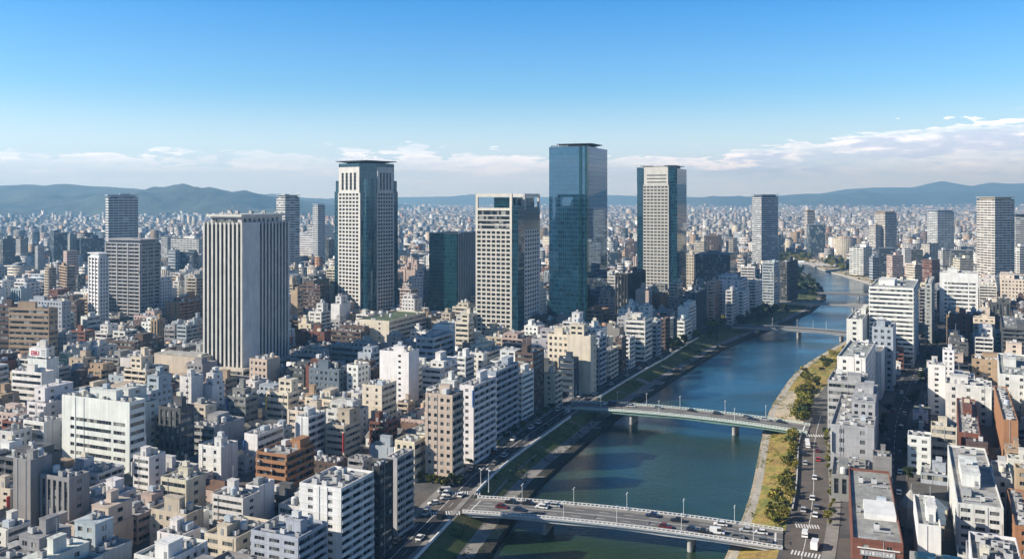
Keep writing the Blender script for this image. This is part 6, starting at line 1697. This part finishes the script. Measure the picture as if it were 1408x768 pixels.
# ------------------------------------------------------------------ special builds
# pale hall with a blue-green roof, before the ribbed tower
P = solve('L', 212, 278, 291, 492, 536, 23, 520)
hb = MB(); w, d, h = P.w, P.d, P.h
for fc in ('front', 'right', 'left', 'back'): wall_face(hb, fc, w, d, h, 'n', h, 1, None)
hall = hb.obj('hall', [M['wall'], M['glass'], M['wall']], None, (P.c[0], P.c[1], 0), -P.ang, (.55, .47, .38))
b = MB(); b.box(-w / 2 - .02, -d / 2 - .02, 0, w / 2 + .02, d / 2 + .02, .5); b.obj('roof', [M['roof']], hall, (0, 0, h), 0, (.36, .34, .28))
for k in range(7):
    b = MB(); b.box(-w * .36, -d * .4 + k * d * .12, h + .5, w * .42, -d * .4 + k * d * .12 + .6, h + 1.5); b.obj('roof_duct', [M['concrete']], hall)
tag(hall, 'long tan windowless hall with ducted flat roof in front of the ribbed white tower', 'hall')
# red and white sign on the stair tower
ST_ = next(p for p in HAND if p.row[2] == 'st'); b = MB(); sw = ST_.w * .92
b.box(-sw / 2, -.9, 0, sw / 2, .9, 4.6)
for x in (-sw * .4, sw * .4): b.box(x - .15, -.5, -1.0, x + .15, .5, 0)
sg = b.obj('rooftop_sign', [M['white']], None, (ST_.c[0] - ST_.u[0] * ST_.d * .34, ST_.c[1] - ST_.u[1] * ST_.d * .34, ST_.h + .9), -ST_.ang)
tag(sg, 'white rooftop sign with red letters above the white stair tower', 'sign')
M['redpaint'] = simple('red_sign_paint', (.55, .02, .05), .5); M['greypaint'] = simple('grey_sign_paint', (.33, .34, .36), .5)
def letters(par, txt, x, y, z, size, m):
    cu = bpy.data.curves.new('lettering', 'FONT'); cu.body = txt; cu.size = size; cu.extrude = .05; cu.offset = .06; cu.materials.append(M[m])
    o = bpy.data.objects.new('lettering_curve', cu); COL.objects.link(o); dg = bpy.context.evaluated_depsgraph_get()
    me = bpy.data.meshes.new_from_object(o.evaluated_get(dg)); bpy.data.objects.remove(o)
    o = link('lettering', me, par, (x, y, z)); o.rotation_euler = (R(90), 0, 0); return o
letters(sg, 'EBU', -sw * .38, -.97, .9, 3.3, 'redpaint')
b = MB()
for k in range(3): b.box(sw * .20, -.96, .8 + k * 1.2, sw * .44, -.904, 1.5 + k * 1.2)
b.obj('panel', [M['greypaint']], sg)
b = MB(); b.box(-sw * .5 - .05, -.5, .3, -sw * .5 - .004, .6, 4.2); b.obj('side_panel', [M['redpaint']], sg)
# signs on the brick front
BK = next(p for p in HAND if p.row[2] == 'bk')
b = MB(); b.box(-4.6, -.22, 0, 4.6, -.004, 1.5); s1 = b.obj('wall_sign', [M['greypaint']], None, (BK.c[0] - BK.u[0] * BK.d / 2, BK.c[1] - BK.u[1] * BK.d / 2, BK.h - 4.6), -BK.ang)
q = random.Random(3); 
for k in range(9):
    m = MB(); x = -4.2 + k * .93
    for _ in range(3):
        a = q.uniform(0, .5); m.box(x + a, -.3, .2 + q.uniform(0, .5), x + a + .16, -.224, 1.0 + q.uniform(0, .35))
    m.box(x, -.296, .2 + q.uniform(0, .9), x + .66, -.226, .36 + .95 * 0 + q.uniform(.9, .96)) if k % 3 == 0 else m.box(x, -.296, .62, x + .66, -.226, .78)
    m.obj('lettering', [M['white']], s1)
tag(s1, 'long grey wall sign with small white characters on the red brick front', 'sign')
b = MB(); b.box(-BK.w * .4, -.35, 2.0, BK.w * .44, -.004, 2.25); o = b.obj('light_rail', [M['white']], s1)
b = MB(); b.box(-4.9, -.25, 0, -.6, -.004, 2.4); s2 = b.obj('wall_sign', [M['white']], None, (BK.c[0] - BK.u[0] * BK.d / 2, BK.c[1] - BK.u[1] * BK.d / 2, BK.h - 8.6), -BK.ang)
for k in range(3): m = MB(); m.box(-4.5 + k * 1.3, -.3, .3, -3.7 + k * 1.3, -.254, 2.1); m.obj('panel', [M['greypaint' if k != 1 else 'redpaint']], s2)
tag(s2, 'square white sign lower on the red brick front', 'sign')
# roof deck of the brick building
b = MB(); b.box(-4.5, -7, 0, 4.5, 7, 1.6); b.obj('roof_deck', [M['deck']] if 'deck' in M else [M['white']], BK.root, (BK.w * .12, -BK.d * .12, BK.h - .8))
# conical roof among the blocks of the side street
x, y = px2(1253, 722)
b = MB(); b.cyl(0, 0, 0, 7, 3.6, 8); pv = b.obj('pavilion', [M['stone']], None, (x, y, 0)); b = MB(); b.cyl(0, 0, 7.01, 12, 4.1, 8, 0, r2=.4); b.cyl(0, 0, 12.01, 14, .12, 6); b.obj('roof', [M['concrete']], pv)
tag(pv, 'small pavilion with a pointed grey conical roof beside the red brick building', 'pavilion')
# skylight roof
x0_, y0_ = px2(1334, 792, 18)
b = MB(); b.box(-13, -10, 0, 13, 12, 18); sk = b.obj('skylight_building', [M['concrete']], None, (x0_, y0_, 0), R(-22))
for i in range(4):
    for j in range(3):
        m = MB(); m.frustum(rect(-12 + i * 6.1, -9 + j * 6.9, -6.6 + i * 6.1, -3 + j * 6.9), 18, rect(-11.4 + i * 6.1, -8.2 + j * 6.9, -7.2 + i * 6.1, -3.8 + j * 6.9), 18.9); m.obj('skylight', [M['bluepane']] if 'bluepane' in M else [M['teal']], sk)
tag(sk, 'flat building roofed with dark blue skylights at the lower edge', 'building')

# ------------------------------------------------------------------ labels
STW = {'h': 'broad-margined', 'p': 'square-windowed', 'r': 'ribbon-windowed', 'b': 'balconied', 'g': 'glass-walled', 'v': 'pier-fronted', 'n': 'blank-fronted', 's': 'sparsely windowed', 'd': 'narrow-windowed', 't': 'wide-windowed'}
NUM = ['', 'one', 'two', 'three', 'four', 'five', 'six', 'seven', 'eight', 'nine', 'ten', 'eleven', 'twelve']
CUT = {'with', 'behind', 'beside', 'in', 'at', 'among', 'on', 'wedged', 'stepping', 'rising', 'beneath', 'carrying', 'below', 'attached', 'standing', 'overlooking', 'along', 'near', 'by', 'above', 'half', 'down', 'beyond', 'between', 'of', 'all', 'topped', 'roofed'}
anchors = []
for e in BL:
    P = e['P']; e['px'] = CX + F * P.c[0] / P.c[1]; e['dist'] = float(P.c[1])
    if e['anchor']: nm = e['anchor']
    elif e['label']:
        ws = []
        for w_ in e['label'].split():
            if w_ in CUT: break
            ws.append(w_)
        nm = 'the ' + ' '.join(ws[:5])
    else: continue
    if nm not in [a[0] for a in anchors] and len(nm.split()) > 2: anchors.append((nm.rstrip(','), e['px'], e['dist'], e))
anchors += [('the grey bridge', 850, 300, None), ('the green bridge', 940, 446, None), ('the dark flat bridge', 1100, 735, None)]
seen = set(e['label'] for e in BL if e['label'])
def rel(e, a):
    dx, dd = e['px'] - a[1], e['dist'] - a[2]
    if abs(dx) < 26: return ('in front of ' if dd < 0 else 'behind ') + a[0]
    left = e['px'] < 800 or e['P'].c[0] < xat(LW, min(1690, e['dist']))
    return ('on the river side of ' if (dx > 0) == left else 'on the inland side of ') + a[0]
for e in sorted(BL, key=lambda e: e['dist']):
    if not e['label']:
        P = e['P']; st = STW.get(e['st'], ''); n = max(1, int(round(P.h / 3.1)))
        hgt = NUM[n] + '-storey' if n <= 12 else ('tall' if P.h < 70 else 'very tall')
        size = 'slim ' if min(P.w, P.d) < 7 else ('broad ' if max(P.w, P.d) > 26 else '')
        head = f"{size}{e['col']} {hgt} {e.get('roof', 'dark')}-roofed house" if e['st'] == 'house' else f"{size}{e['col']} {hgt} {st} {'office' if 'office' in e['noun'] else 'block' if 'tower' not in e['noun'] else 'tower'}"
        order = sorted([a for a in anchors if a[3] is not e], key=lambda a: abs(a[1] - e['px']) + 900 * abs(a[2] / e['dist'] - 1))
        pick = None
        for a in order[:7]:
            c = f"{head} {rel(e, a)}"
            if len(c.split()) <= 16 and c not in seen: pick = c; break
        if pick is None:
            for a in order[:6]:
                for b2_ in order[1:8]:
                    c = f"{head} {rel(e, a)}, near {b2_[0]}"
                    if a is not b2_ and len(c.split()) <= 16 and c not in seen: pick = c; break
                if pick: break
        if pick is None: pick = f"{head} {rel(e, order[0])}"; e['group'] = 'look-alike ' + e['noun'] + 's by ' + order[0][0]
        e['label'] = ' '.join(pick.split()); seen.add(e['label'])
    g_ = e['group'] or {'house': 'low houses of the old quarter', 'tower': 'tall towers', 'apartment block': 'apartment blocks', 'office building': 'office buildings'}.get(e['noun'])
    tag(e['o'], e['label'], e['noun'], g_)

by_ = {}
for o in sc.objects:
    if o.parent is None and o.name.split('.')[0] in ('car', 'van', 'box_truck'): by_.setdefault(o['label'], []).append(o)
for l_, os_ in by_.items():
    if len(os_) > 1:
        for k, o in enumerate(sorted(os_, key=lambda o: o.location.y)): o['label'] = l_ + ', ' + ['first', 'second', 'third', 'fourth', 'fifth', 'sixth', 'seventh'][min(k, 6)] + ' upriver'
for k, o in enumerate(sorted([o for o in sc.objects if o.name.startswith('undergrowth')], key=lambda o: o.location.y)):
    o['group'] = 'weeds on the river banks'
# ------------------------------------------------------------------ air
b = MB(); b.box(-BIG - 50, -1650, -9, BIG + 50, BIG + 50, 560)
hm = bpy.data.materials.new('air'); hm.use_nodes = True; t = NT(hm.node_tree); t.n.clear()
pv_ = t.new('ShaderNodeVolumePrincipled'); pv_.inputs['Density'].default_value = 1.3e-4; pv_.inputs['Color'].default_value = (.30, .62, 1.0, 1); pv_.inputs['Absorption Color'].default_value = (.35, .35, .35, 1); pv_.inputs['Anisotropy'].default_value = .2
out = t.new('ShaderNodeOutputMaterial'); t.l.new(pv_.outputs[0], out.inputs['Volume'])
hz_o = b.obj('haze', [hm]); hz_o['kind'] = 'stuff'
print('objects', len(sc.objects), 'windows', NWIN[0])
